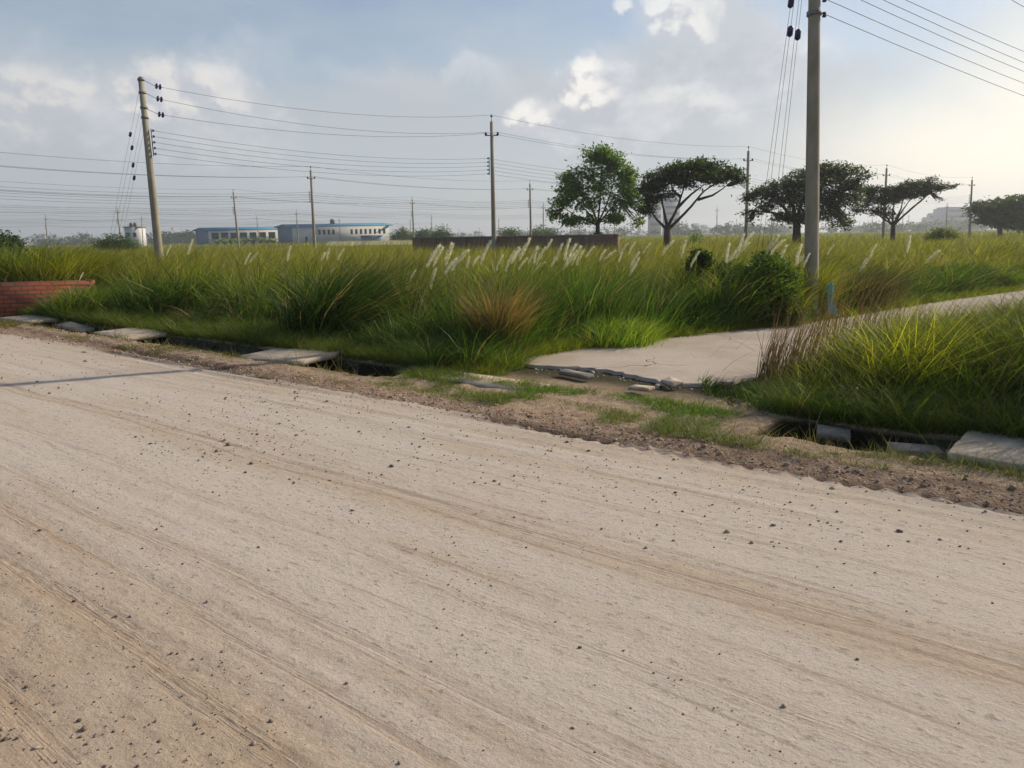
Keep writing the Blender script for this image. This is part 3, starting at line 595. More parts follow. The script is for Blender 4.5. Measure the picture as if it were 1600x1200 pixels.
tuss_obj('grass_tussock', 'dark green upright tussock near the low red bricks', 1492, 452, .7, 1.0, DARK, GREEN, 1500, .1)
tuss_obj('grass_tussock', 'pale olive wispy tussock beside the creeper bush, left of the blue cloth', 1216, 509, .3, 1.05, OLIVE, YEL*.8, 1100, -.1)
tuss_obj('grass_tussock', 'bright yellow green tussock at the front edge beside the concrete road', 965, 540, .55, .62, VIV, (.24, .30, .03), 1700, .2)
tuss_obj('grass_tussock', 'small bright green tuft on the edge of the open drain', 1305, 655, .12, .34, VIV, GREEN, 260, .1)
tuss_obj('grass_shrub', 'tall dark bushy reed clump at the left frame edge behind the red bricks', 15, 0, .9, 2.1, GREEN*.8, OLIVE, 6000, .15, D=19.5, cat='shrub', wmul=1.0)
tuss_obj('grass_shrub', 'yellow wispy reed clump beside the tall dark reed clump', 86, 0, .8, 2.1, OLIVE, YEL, 3600, .35, D=19.5, cat='shrub')
# ------------------------------------------------------------------ plumes of kans grass
def plume_mesh(seed):
    r = np.random.default_rng(seed); n = 260; t = r.uniform(0, 1, n)**.9; L = .36
    rad = .026*np.sin(np.pi*np.clip(t*.92+.06, 0, 1))**.7
    ctr = np.stack([.35*L*t+.22*L*t**2, 0*t, L*t*.9], -1); a = r.uniform(0, 6.28, n); ln = r.uniform(.03, .075, n)
    d = np.stack([np.cos(a)*.45+.5, np.sin(a)*.5, np.full(n, .9)], -1); d /= np.linalg.norm(d, axis=1)[:, None]
    e = ctr+np.stack([np.cos(a), np.sin(a), 0*a], -1)*rad[:, None]*.3; tip = e+d*ln[:, None]+np.stack([np.cos(a), np.sin(a), 0*a], -1)*rad[:, None]*.6
    s = np.cross(d, r.normal(0, 1, (n, 3))); s /= np.linalg.norm(s, axis=1)[:, None]; s *= .006
    V = np.stack([e-s, e+s, tip], 1).reshape(-1, 3); me_f = np.arange(3*n).reshape(-1, 3)
    return V, me_f, np.full((3*n, 3), 1.)*np.array([.80, .77, .72])*r.uniform(.75, 1.1, (n, 1)).repeat(3, 0)
PL = []
for s in range(4):
    V, f, c = plume_mesh(s); o = npmesh('plume_head', V, f, M_plume, col=c); PL.append(o.data); bpy.data.objects.remove(o)
stm = MB().tube([(-.30, 0, -1.25), (-.16, 0, -.7), (-.05, 0, -.25), (0, 0, 0), (.14, 0, .2)], [.004, .004, .0035, .003, .002], 5)
o = stm.build('stalk', M_grass, col=np.array([.22, .20, .07])); STK = o.data; bpy.data.objects.remove(o)
tips = [(687, 384, 1.2), (694, 388, 1), (716, 382, 1.2), (726, 388, 1.2), (712, 400, 1), (770, 381, 1.1), (751, 396, .7), (740, 402, .6), (812, 386, .9), (817, 383, 1), (831, 377, 1.1), (841, 388, .9),
        (849, 390, .8), (854, 388, .9), (864, 375, .6), (884, 384, .8), (900, 380, 1), (905, 380, 1.1), (910, 387, 1), (917, 389, .9), (926, 385, .6), (947, 392, .6), (955, 388, .7), (979, 380, .6),
        (993, 381, .6), (999, 396, .8), (976, 396, .5), (690, 424, 1), (650, 424, .6), (637, 432, .5), (804, 402, .8), (790, 400, .8), (822, 402, .7), (896, 396, .9), (874, 398, .7), (846, 404, .8),
        (1015, 379, .6), (1049, 376, .8), (1080, 381, .8), (1094, 395, .8), (1152, 385, .9), (1157, 385, .8), (1148, 392, .7), (1166, 377, .9), (1172, 366, .9), (1176, 362, .8), (1216, 369, 1), (1221, 372, .9),
        (1235, 388, .9), (1262, 388, .9), (1256, 396, .8), (1269, 398, .7), (1434, 372, .8), (1371, 385, .6), (1361, 400, .9), (1462, 388, .8), (1302, 384, .5), (996, 412, .7), (1000, 405, .8),
        (392, 397, .6), (399, 394, .6), (460, 388, .7), (305, 378, .7), (512, 390, .6), (521, 389, .6), (537, 389, .6), (268, 385, .5), (130, 427, .4), (520, 418, .4)]
for i, (x, y, sc) in enumerate(tips):
    D = rng.uniform(12.6, 14.5) if x < 1280 else rng.uniform(15, 19)
    if x < 640: D = rng.uniform(14.5, 17)
    tp = W(x, y, D); L = sc*.36*(D/13.5)
    s = L/.36*1.0; b = tp-np.array([.57*.36*s, 0, .32*s])
    e = empty('grass_plume', b, rng.uniform(-.6, .6)); e.scale = (s, s, s); e.rotation_euler = (rng.normal(0, .14), rng.normal(0, .16), rng.uniform(-1.0, 1.0))
    for nm, me in (('stalk', STK), ('plume_head', PL[i % 4])):
        c = bpy.data.objects.new(nm, me); C.objects.link(c); c.parent = e
    lab = 'feathery white grass plume leaning right above the reed grass'
    if i == 0: lab = 'large white feathery plume, leftmost of the two big pairs over the green grass'
    tag(e, lab, 'grass plume', 'feathery white plumes')
# distant band of white plumes
n = 5000; a = rng.uniform(0, 1, n); D = rng.uniform(60, 75, n); px = 520+a*215; x = (px-800)/F*D; y = D
V, Fc, cc = blades(np.stack([x, y, np.full(n, 1.12)], -1), rng.uniform(.15, .42, n), np.full(n, .05), WIND+rng.normal(0, .4, n), rng.uniform(.1, .5, n), rng.uniform(0, .3, n), np.broadcast_to(np.array([.58, .55, .42]), (n, 3))*rng.uniform(.7, 1.1, n)[:, None], 3)
tag(npmesh('distant_plumes', V, Fc, M_plume, col=cc), 'pale band of far off flowering grass before the white shed', 'grass', kind='stuff')
# ------------------------------------------------------------------ foliage engine
def leafcloud(cen, rad, n, size, colA, colB, clump=.35, per=14, shell=.45, flat=.7):
    """cen (k,3) rad (k,3): leaves in little sprays through each blob"""
    vol = np.prod(rad, 1)**(1/1.5); pr = vol/vol.sum(); k = rng.choice(len(cen), max(1, n//per), p=pr)
    d = rng.normal(0, 1, (len(k), 3)); d /= np.linalg.norm(d, axis=1)[:, None]; rr = (shell+(1-shell)*rng.uniform(0, 1, len(k)))**.8
    sc = cen[k]+d*rr[:, None]*rad[k]; m = len(k)
    tone = rng.uniform(0, 1, m)
    rep = np.repeat(np.arange(m), per); N = len(rep)
    pos = sc[rep]+rng.normal(0, 1, (N, 3))*clump*np.array([1, 1, .55])
    nrm = rng.normal(0, 1, (N, 3))+np.array([0, 0, flat*2]); nrm /= np.linalg.norm(nrm, axis=1)[:, None]
    a = np.cross(nrm, rng.normal(0, 1, (N, 3))); a /= np.linalg.norm(a, axis=1)[:, None]; b = np.cross(nrm, a)
    s = size*rng.uniform(.45, 1.5, N)[:, None]
    V = np.stack([pos-a*s, pos-b*s*.45, pos+a*s, pos+b*s*.45], 1).reshape(-1, 3)
    f = np.arange(4*N).reshape(-1, 4)
    t = np.clip(tone[rep]+rng.normal(0, .15, N), 0, 1)[:, None]; c = (np.array(colA)*(1-t)+np.array(colB)*t)*rng.uniform(.8, 1.2, N)[:, None]
    return V, f, np.repeat(c, 4, 0)
def bez(p0, p1, p2, n=7):
    t = np.linspace(0, 1, n)[:, None]; return (1-t)**2*p0+2*t*(1-t)*p1+t*t*p2
def tree(name, label, cat, D, base, bl, trunk_r, limbs, n, size, A, Bc, clump, radk=.88, group='trees beyond the field', depth=.55, twigs=3, flat=.7, shell=.35):
    """bl: crown blobs (px,py,rx,ry) and limbs: lists of px points, all at this tree's own distance"""
    b0 = B(base[0], D); e = empty(name, b0); k = D/F
    cen = []; rad = []
    R = np.array([[x, y] for x, y, _, _ in bl]); cx = R[:, 0].mean(); W_ = max(30, R[:, 0].max()-R[:, 0].min())
    for (x, y, rx, ry) in bl:
        half = math.sqrt(max(0, 1-((x-cx)/(W_*.62))**2))*W_*.5*k*depth*.8
        for dz in ((-1, 0, 1) if half > rx*k*.6 else (0,)):
            p = W(x, y, D); off = dz*half*.75+rng.normal(0, .1)*rx*k
            cen.append(p+np.array([rng.normal(0, .12)*rx*k, off, (rng.normal(0, .15)-abs(dz)*.12)*ry*k])); rad.append([rx*k, rx*k*.9, ry*k])
    cen = np.array(cen); rad = np.array(rad)*radk
    V, f, c = leafcloud(cen, rad, n, size, A, Bc, clump, flat=flat, shell=shell, per=22)
    npmesh('crown', V, f, M_leaf, e, col=c)
    tb = MB(); ends = []
    for L in limbs:
        pts = [W(px, py, D) for px, py in L]; off = rng.normal(0, 1)*len(L)*.0
        dy = rng.uniform(-1, 1)*k*35*depth; pts = [p+np.array([0, dy*i/(len(pts)-1), 0]) for i, p in enumerate(pts)]
        P_ = np.array(pts); t = np.linspace(0, len(P_)-1, 4*len(P_)); ii_ = np.minimum(t.astype(int), len(P_)-2); ff = (t-ii_)[:, None]; P2 = P_[ii_]*(1-ff)+P_[ii_+1]*ff
        P2[1:-1] = (P2[:-2]+P2[1:-1]*2+P2[2:])/4; P2[1:-1] += rng.normal(0, .03*k*20, (len(P2)-2, 3))*.3
        tb.tube(P2, np.linspace(trunk_r*.34, trunk_r*.08, len(P2)), 6); ends.append(P2)
    for i in range(len(cen)):             # twigs: from the nearest limb out to each blob of the crown
        best = min(((np.linalg.norm(P2[j]-cen[i]), P2[j]) for P2 in ends for j in range(len(P2)//2, len(P2))), key=lambda q_: q_[0])[1]
        for _ in range(twigs):
            tgt = cen[i]+rng.normal(0, .4, 3)*rad[i]; mid = (best+tgt)/2+rng.normal(0, .1, 3)*np.linalg.norm(tgt-best)-np.array([0, 0, .06*np.linalg.norm(tgt-best)])
            tb.tube(bez(best, mid, tgt, 6), np.linspace(trunk_r*.17, trunk_r*.04, 6), 4)
    fork = W(limbs[0][0][0], limbs[0][0][1], D)
    tb.tube([b0-np.array([0, 0, .2]), b0*.5+fork*.5+rng.normal(0, .03, 3), fork+np.array([0, 0, .1])], [trunk_r, trunk_r*.75, trunk_r*.6], 8)
    tb.build('trunk', M_bark, e, smooth=True); tag(e, label, cat, group); return e
TG = (.05, .10, .014); TG2 = (.13, .23, .025); TD = (.022, .042, .012); TD2 = (.085, .125, .028)
tree('leafy_tree', 'bright green rounded airy tree behind the long brick wall', 'tree', 52, (933, 372),
     [(935, 244, 24, 12), (958, 250, 20, 14), (913, 268, 26, 18), (950, 270, 32, 20), (980, 275, 14, 18), (940, 292, 42, 20), (887, 278, 12, 12), (893, 296, 22, 14), (985, 300, 14, 22), (878, 314, 16, 12), (915, 318, 34, 16), (968, 318, 30, 20), (868, 335, 10, 9), (893, 343, 16, 8), (1002, 318, 12, 16), (925, 345, 12, 6), (960, 343, 14, 8), (995, 345, 10, 8)],
     .22, [[(934, 350), (925, 325), (905, 300), (890, 285)], [(934, 350), (938, 315), (940, 270), (938, 245)], [(935, 350), (955, 325), (975, 305)], [(934, 352), (905, 340), (880, 325)], [(935, 348), (950, 315), (962, 270)], [(934, 350), (918, 330), (905, 318)]], 17000, .105, TG, (.17, .30, .03), .24, radk=1.0, shell=.1, depth=.3, twigs=4)
tree('umbrella_tree', 'dark umbrella shaped tree with a wide V of bare limbs right of the green one', 'tree', 46, (1042, 378),
     [(1022, 278, 16, 9), (1045, 268, 20, 10), (1070, 260, 24, 10), (1098, 257, 26, 9), (1125, 263, 22, 9), (1148, 272, 14, 9), (1158, 282, 8, 8), (1010, 293, 12, 14), (1030, 290, 22, 10), (1060, 278, 26, 10), (1095, 273, 28, 9), (1128, 277, 20, 8), (1020, 312, 16, 6), (1012, 325, 11, 10), (1038, 305, 12, 5), (1075, 290, 16, 4)],
     .30, [[(1043, 355), (1058, 325), (1066, 300), (1072, 278)], [(1045, 358), (1075, 328), (1100, 298), (1130, 280)], [(1042, 352), (1036, 325), (1030, 300)], [(1043, 360), (1022, 338), (1012, 318)], [(1058, 325), (1078, 305), (1105, 285)], [(1090, 312), (1115, 305), (1135, 290)], [(1064, 308), (1052, 300), (1045, 285)]], 15000, .09, TD, TD2, .20, depth=.4, flat=1.0, twigs=4)
tree('umbrella_tree', 'broad dark layered tree behind the nearest concrete pole', 'tree', 55, (1243, 368),
     [(1290, 263, 26, 8), (1318, 267, 26, 10), (1342, 275, 14, 9), (1262, 270, 16, 8), (1240, 278, 20, 10), (1218, 290, 26, 10), (1255, 290, 28, 12), (1290, 285, 34, 14), (1330, 290, 22, 10), (1196, 300, 22, 9), (1175, 306, 16, 8), (1235, 308, 36, 12), (1285, 308, 36, 14), (1320, 312, 26, 12), (1178, 330, 18, 5), (1200, 322, 22, 6), (1270, 330, 34, 13), (1308, 338, 24, 12), (1245, 343, 26, 10), (1322, 350, 9, 7), (1222, 338, 14, 7), (1170, 345, 6, 4)],
     .42, [[(1245, 350), (1250, 325), (1265, 295), (1290, 275)], [(1244, 350), (1225, 325), (1205, 308), (1180, 304)], [(1246, 348), (1275, 320), (1320, 295)], [(1244, 350), (1240, 315), (1240, 285)], [(1240, 345), (1210, 332), (1180, 330)]], 22000, .105, TD, TD2, .24, depth=.35, flat=1.0, twigs=4)
tree('umbrella_tree', 'dark tree with a long limb reaching right and a fan of bare branches', 'tree', 68, (1396, 362),
     [(1362, 297, 16, 7), (1385, 300, 18, 9), (1405, 297, 18, 9), (1425, 290, 18, 7), (1448, 283, 10, 5), (1440, 295, 18, 7), (1462, 290, 14, 5), (1480, 291, 10, 3.5), (1450, 301, 13, 4), (1418, 304, 20, 7), (1390, 312, 22, 7), (1360, 312, 24, 9), (1345, 325, 20, 8), (1372, 328, 13, 7), (1350, 303, 22, 8), (1468, 312, 3, 2), (1388, 335, 9, 6)],
     .30, [[(1396, 352), (1415, 335), (1440, 315), (1462, 297)], [(1396, 352), (1408, 330), (1425, 305)], [(1395, 350), (1395, 328), (1400, 308)], [(1394, 352), (1385, 335), (1378, 315)], [(1398, 350), (1425, 325), (1452, 303)], [(1395, 352), (1378, 338), (1360, 322)], [(1397, 348), (1410, 325), (1414, 308)]], 14000, .10, TD, (.06, .07, .024), .22, depth=.3, flat=1.0, twigs=4)
tree('umbrella_tree', 'wide low hazy tree at the right frame edge', 'tree', 105, (1562, 360),
     [(1532, 324, 14, 6), (1552, 320, 18, 7), (1575, 320, 20, 8), (1600, 317, 20, 9), (1622, 316, 20, 9), (1545, 332, 18, 6), (1575, 334, 26, 9), (1605, 335, 24, 10), (1540, 343, 10, 4), (1570, 347, 18, 8), (1600, 349, 22, 7), (1524, 330, 7, 4)],
     .40, [[(1562, 352), (1555, 335), (1545, 328)], [(1563, 352), (1575, 335), (1595, 325)], [(1562, 352), (1585, 342), (1605, 340)]], 10000, .26, (.04, .065, .02), (.07, .10, .028), .6, depth=.6)
def bushtree(name, label, D, x0, x1, ytop, A, Bc, n=3500, size=None, cat='tree', lump=7, group='low round trees along the horizon'):
    k = D/F; cx = (x0+x1)/2; hw = (x1-x0)/2; yb = yh(cx)+HC*F/D; hh = yb-ytop
    bl = []
    for i in range(lump):
        t = (i+.5)/lump*2-1; top = ytop+hh*(.10+.40*t*t)+rng.uniform(0, .12)*hh; ry = (yb-top)*.42
        bl.append((cx+t*hw*.8, top+ry, hw*rng.uniform(.28, .4), ry))
    tree(name, label, cat, D, (cx, yb), bl, max(.1, .018*hw*k*4), [[(cx, yb-hh*.3), (cx-hw*.2, yb-hh*.5), (cx-hw*.4, yb-hh*.6)], [(cx, yb-hh*.3), (cx+hw*.2, yb-hh*.5), (cx+hw*.4, yb-hh*.6)]], n, size or max(.12, 1.3*k), A, Bc, max(.15, 5*k), group=group, twigs=1)
bushtree('round_tree', 'dark round tree top left of frame behind the reed clump', 60, -20, 36, 350, TD, TG, 5000)
bushtree('round_tree', 'dense dark green round tree before the white house with a tank', 95, 145, 215, 360, TG, (.075, .12, .03), 6000)
bushtree('leafy_shrub', 'dark green bushy shrub at the left frame edge above the red bricks', 22, -60, 44, 356, TG, (.10, .17, .03), 9000, .05, 'shrub')
bushtree('round_tree', 'small hazy tree right of the long white shed', 190, 613, 643, 351, TD2, TG, 2500)
bushtree('round_tree', 'spreading hazy tree, twin of the small one at the far end of the brick wall', 175, 644, 678, 352, TD2, TG, 2500)
bushtree('round_tree', 'flat topped hazy tree above the left end of the brick wall', 170, 670, 708, 349, TD2, TG, 2600)
bushtree('round_tree', 'slanting small tree peeping over the brick wall right of the tall middle pole', 150, 783, 811, 347, TD2, TG, 2200)
bushtree('round_tree', 'small tree between the two poles over the brick wall', 150, 829, 850, 346, TD2, TG, 1800)
bushtree('round_tree', 'low tree touching the left side of the bright green tree', 140, 846, 868, 351, TD2, TG, 1800)
bushtree('shrub', 'bright yellow green bush in the open field at right', 60, 1446, 1500, 346, (.12, .17, .03), (.18, .22, .04), 4200, .09, 'shrub')
bushtree('shrub', 'green bush growing on the wall under the bright green tree', 44, 918, 952, 345, TD, TG, 2000, .09, 'shrub')
bushtree('shrub', 'green shrub in the grass between the two left umbrella trees and the wall', 60, 1080, 1092, 353, TG, TG2, 700, .09, 'shrub')
cen = []; rad = []
for _ in range(420):
    k_ = rng.uniform(0, 1)
    if k_ < .6: u_, v_ = rng.uniform(-6, 10.3), rng.normal(2.25, .3); x, y = xy(u_, v_)
    elif k_ < .8: t_ = rng.uniform(.08, .6); q_ = at(Lp, np.array([t_]))[0]; x, y = q_[0]-rng.uniform(.1, .6), q_[1]+rng.uniform(.1, .5)
    else: u_, v_ = rng.uniform(13.6, 19), rng.normal(1.8, .15); x, y = xy(u_, v_)
    if v_ < 1.62 and k_ < .6: continue
    r_ = rng.uniform(.05, .16); cen.append([x, y, r_*.9]); rad.append([r_, r_, r_*1.0])
V, f, c = leafcloud(np.array(cen), np.array(rad), 15000, .017, (.05, .09, .02), (.15, .20, .04), .03, per=6)
tag(npmesh('broadleaf_weeds', V, f, M_leaf, col=c), 'small broad leaved weeds at the foot of the tall grass', 'weeds', kind='stuff')
# climbers over a bush by the side road
def vine_bush(label, px, D, rad, h, A, Bc, n):
    b = B(px, D); e = empty('vine_bush', b); r3 = []
    cen = []
    for i in range(26):
        a = rng.uniform(0, 6.28); rr = rad*.85*math.sqrt(rng.uniform(0, 1)); zz_ = h*rng.uniform(.12, .84)*(1-.4*rr/rad); q_ = rng.uniform(.14, .34)
        cen.append(b+np.array([rr*math.cos(a), rr*math.sin(a), zz_])); r3.append([rad*q_, rad*q_, h*q_*.55])
    V, f, c = leafcloud(np.array(cen), np.array(r3), n, .028, A, Bc, .06, flat=.3, shell=.5)
    ok = V[:, 2] > 0; npmesh('foliage', V, f, M_leaf, e, col=c)
    st = MB()
    for i in range(22):
        p = cen[i]; st.tube(bez(b+rng.normal(0, .1, 3)*np.array([1, 1, 0]), b*.5+p*.5, p+rng.normal(0, .12, 3), 6), np.linspace(.014, .004, 6), 5)
    st.build('stem', M_bark, e); tag(e, label, 'bush', 'creeper covered bushes')
vine_bush('green creeper covered bush at the corner of the side road', 1178, 13.5, .85, 1.46, (.035, .07, .012), (.12, .20, .025), 24000)
tuss_obj('grass_tussock', 'green tussock growing through the creeper bush', 1150, 0, .45, 1.35, GREEN, YEL, 1500, .2, D=13.4)
vine_bush('darkest round creeper mound sticking up behind the grass', 1104, 14.4, .5, 1.62, (.014, .03, .01), TG, 22000)
tuss_obj('grass_tussock', 'grass clump wrapped round the foot of the nearest pole', 1258, 0, .36, 1.4, OLIVE, YEL*.8, 2200, -.1, D=14.4)
tuss_obj('grass_tussock', 'wispy yellow clump between the creeper bush and the nearest pole', 1232, 0, .4, 1.25, OLIVE, YEL, 1800, -.1, D=14.4)
# ------------------------------------------------------------------ brick walls
def wall(label, A, Bp, h, th, m, cap=None, piers=0, name='brick_wall', proud=.0):
    A = np.array(A); Bp = np.array(Bp); L = np.linalg.norm(Bp-A); an = math.atan2(*(Bp-A)[::-1]); e = empty(name, (A[0], A[1], 0), an)
    n = max(4, int(L/.25)); x = np.linspace(0, L, n+1); mb = MB()
    for i in range(1): mb.box((L/2, 0, h/2-.15), (L, th, h+.3))
    o = mb.build('bricks', m); o.parent = e
    if cap: o = MB().box((L/2, 0, h+cap/2), (L+.04, th+.06, cap)).build('coping', M_slabdark); o.parent = e
    for i in range(piers):
        px = (i+.5)/piers*L; o = MB().box((px, 0, h/2+.02), (.35, th+.12, h+.03)).build('pier', m); o.parent = e
    tag(e, label, 'wall'); return e
wl_a, wl_b = G(-90, 497), B(152, 18.1)
wall('low red brick wall at the left edge half buried in grass', wl_a[:2], wl_b[:2], .76, .22, M_brick)
tuss_obj('grass_tussock', 'low olive tussock covering the right end of the left brick wall', 145, 495, .8, .95, GREEN, OLIVE, 3600, .3)
tuss_obj('grass_tussock', 'dark low tussock at the foot of the left brick wall', 70, 497, .6, .45, DARK, GREEN*.8, 2200, .3)
wall('long dark boundary wall with piers below the bright green tree', B(648, 50)[:2], B(966, 41)[:2], 1.56, .25, M_brickdark, .08, 12)
wall('low red brick wall fragment deep in the grass at right', B(1290, 26)[:2], B(1475, 27.5)[:2], .60, .22, M_brick)
# ------------------------------------------------------------------ drain: channel walls, cover slabs, broken beams
def on_uv(u, v, z): x, y = xy(u, v); return np.array([x, y, z])
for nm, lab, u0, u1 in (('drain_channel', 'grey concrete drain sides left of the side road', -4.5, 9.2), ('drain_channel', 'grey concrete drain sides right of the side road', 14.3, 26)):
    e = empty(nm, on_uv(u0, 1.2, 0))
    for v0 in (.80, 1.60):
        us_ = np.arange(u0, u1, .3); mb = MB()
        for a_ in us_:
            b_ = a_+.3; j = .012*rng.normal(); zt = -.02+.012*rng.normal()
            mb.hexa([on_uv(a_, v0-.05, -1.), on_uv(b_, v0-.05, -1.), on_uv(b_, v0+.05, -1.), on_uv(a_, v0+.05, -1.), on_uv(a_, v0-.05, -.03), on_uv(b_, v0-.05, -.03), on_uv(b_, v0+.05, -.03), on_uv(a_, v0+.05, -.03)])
        mb.build('channel_side', M_draindark, e)
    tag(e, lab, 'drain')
def slab(label, u, v, lu, lv, rot, z, tilt, m=M_slab, t=.07, name='drain_cover_slab', group='loose concrete drain slabs'):
    c = on_uv(u, v, z); e = empty(name, c); mb = MB(); base_r = math.atan2(UH[1], UH[0])+rot
    # chipped outline
    k = 9; ring = []
    cor = [(-lu/2, -lv/2), (lu/2, -lv/2), (lu/2, lv/2), (-lu/2, lv/2)]
    for i in range(4):
        a_, b_ = np.array(cor[i]), np.array(cor[(i+1) % 4])
        for j in range(k): p_ = a_+(b_-a_)*j/k; ring.append(p_*(1-.018*rng.uniform(0, 1)*(2 if j == 0 else 1)))
    ring = np.array(ring); n = len(ring); R = np.array(Matrix.Rotation(base_r, 3, 'Z') @ Matrix.Rotation(tilt[0], 3, 'X') @ Matrix.Rotation(tilt[1], 3, 'Y'))
    def lay(z_, s): return np.c_[ring*s, np.full(n, z_)]
    V = np.vstack([lay(-t/2, 1), lay(t/2-.006, 1), lay(t/2, .985), [[0, 0, t/2]], [[0, 0, -t/2]]])@R.T+c
    i = np.arange(n); i2 = (i+1) % n
    mb.add(V, np.vstack([np.stack([i, i2, n+i2, n+i], -1), np.stack([n+i, n+i2, 2*n+i2, 2*n+i], -1)]), np.vstack([np.stack([2*n+i, 2*n+i2, np.full(n, 3*n)], -1), np.stack([i2, i, np.full(n, 3*n+1)], -1)]))
    mb.build('slab', m, e); tag(e, label, 'concrete slab', group)
def uvp(px, py): g = G(px, py); return uv(g[0], g[1])
slab('pale drain slab nearest the left frame edge by the bricks', *map(float, uvp(52, 500)), 1.5, .8, .02, .02, (.01, 0))
slab('pale drain slab second from the left, before the open drain', *map(float, uvp(206, 523)), 1.25, .82, -.03, .012, (.03, .02))
slab('large sandy drain slab at the middle of the left drain', *map(float, uvp(452, 558)), 1.35, .84, .10, .012, (.03, -.03))
slab('grey drain slab sunk into the grass between the two left slabs', *map(float, uvp(118, 510)), .9, .3, .1, -.03, (.1, .1), M_slabdark)
slab('big pale drain slab at the right frame edge', 16.0, 1.22, 1.25, .84, -.02, .03, (.0, .015), t=.07)
slab('broken beam end beside the right slab in the dark drain', *map(float, uvp(1432, 694)), .36, .2, .55, -.07, (.05, .06), M_slabdark, .09, 'concrete_beam')
slab('small grey block in the left corner of the dark drain', *map(float, uvp(1303, 668)), .26, .2, .3, -.05, (.12, .1), M_slabdark, .05, 'concrete_block')
slab('sandy buried slab in the turf before the side road', *map(float, uvp(770, 600)), 1.3, .42, .05, .008, (.03, .02), t=.05)
slab('broken white concrete chunk under the lip of the side road', *map(float, uvp(1050, 608)), .24, .13, -.5, .07, (.25, .1), M_slab, .035, 'concrete_chunk')
slab('flat pale concrete chip left of the white broken chunk', *map(float, uvp(1002, 617)), .26, .12, -.1, .07, (.08, -.05), M_slab, .03, 'concrete_chunk')
slab('cracked lip piece fallen before the side road edge', *map(float, uvp(900, 593)), .5, .1, -.25, .06, (.2, .0), M_slabdark, .04, 'concrete_chunk')
# ------------------------------------------------------------------ blue cloth on a stick
D = 13.85; a = W(1296, 446, D); b = W(1300, 497, D); e = empty('stick', (b[0]-.03, b[1]+.03, 0))
MB().tube([(b[0]-.03, b[1]+.03, -.05), (b[0]-.04, b[1]+.03, .35), (a[0], a[1]+.03, a[2]+.05)], [.012, .011, .008], 6).build('shaft', M_stick, e); tag(e, 'thin stick holding the blue cloth beside the side road', 'stick')
e = empty('hanging_cloth', a); t = np.linspace(0, 1, 22); wd = .09+.10*t+.02*np.sin(t*9); s = np.linspace(-1, 1, 9)
Vc = []
for i, ti in enumerate(t):
    c0 = a*(1-ti)+b*ti+np.array([-.02*math.sin(ti*3.0), -.02, .05]); ang = .25+.35*ti
    for sj in s: Vc.append(c0+np.array([math.cos(ang), math.sin(ang), 0])*sj*wd[i]*.62+np.array([0, .030*math.sin(sj*7+ti*5)*(.3+ti), .02*math.sin(sj*4+2)*ti]))
ix = np.arange(22*9).reshape(22, 9); f = np.stack([ix[:-1, :-1], ix[:-1, 1:], ix[1:, 1:], ix[1:, :-1]], -1).reshape(-1, 4)
o = npmesh('cloth', np.array(Vc), f, M_cloth, e, smooth=True); sm = o.modifiers.new('thick', 'SOLIDIFY'); sm.thickness = .004
tag(e, 'bright blue cloth hanging from a stick beside the side road', 'cloth')
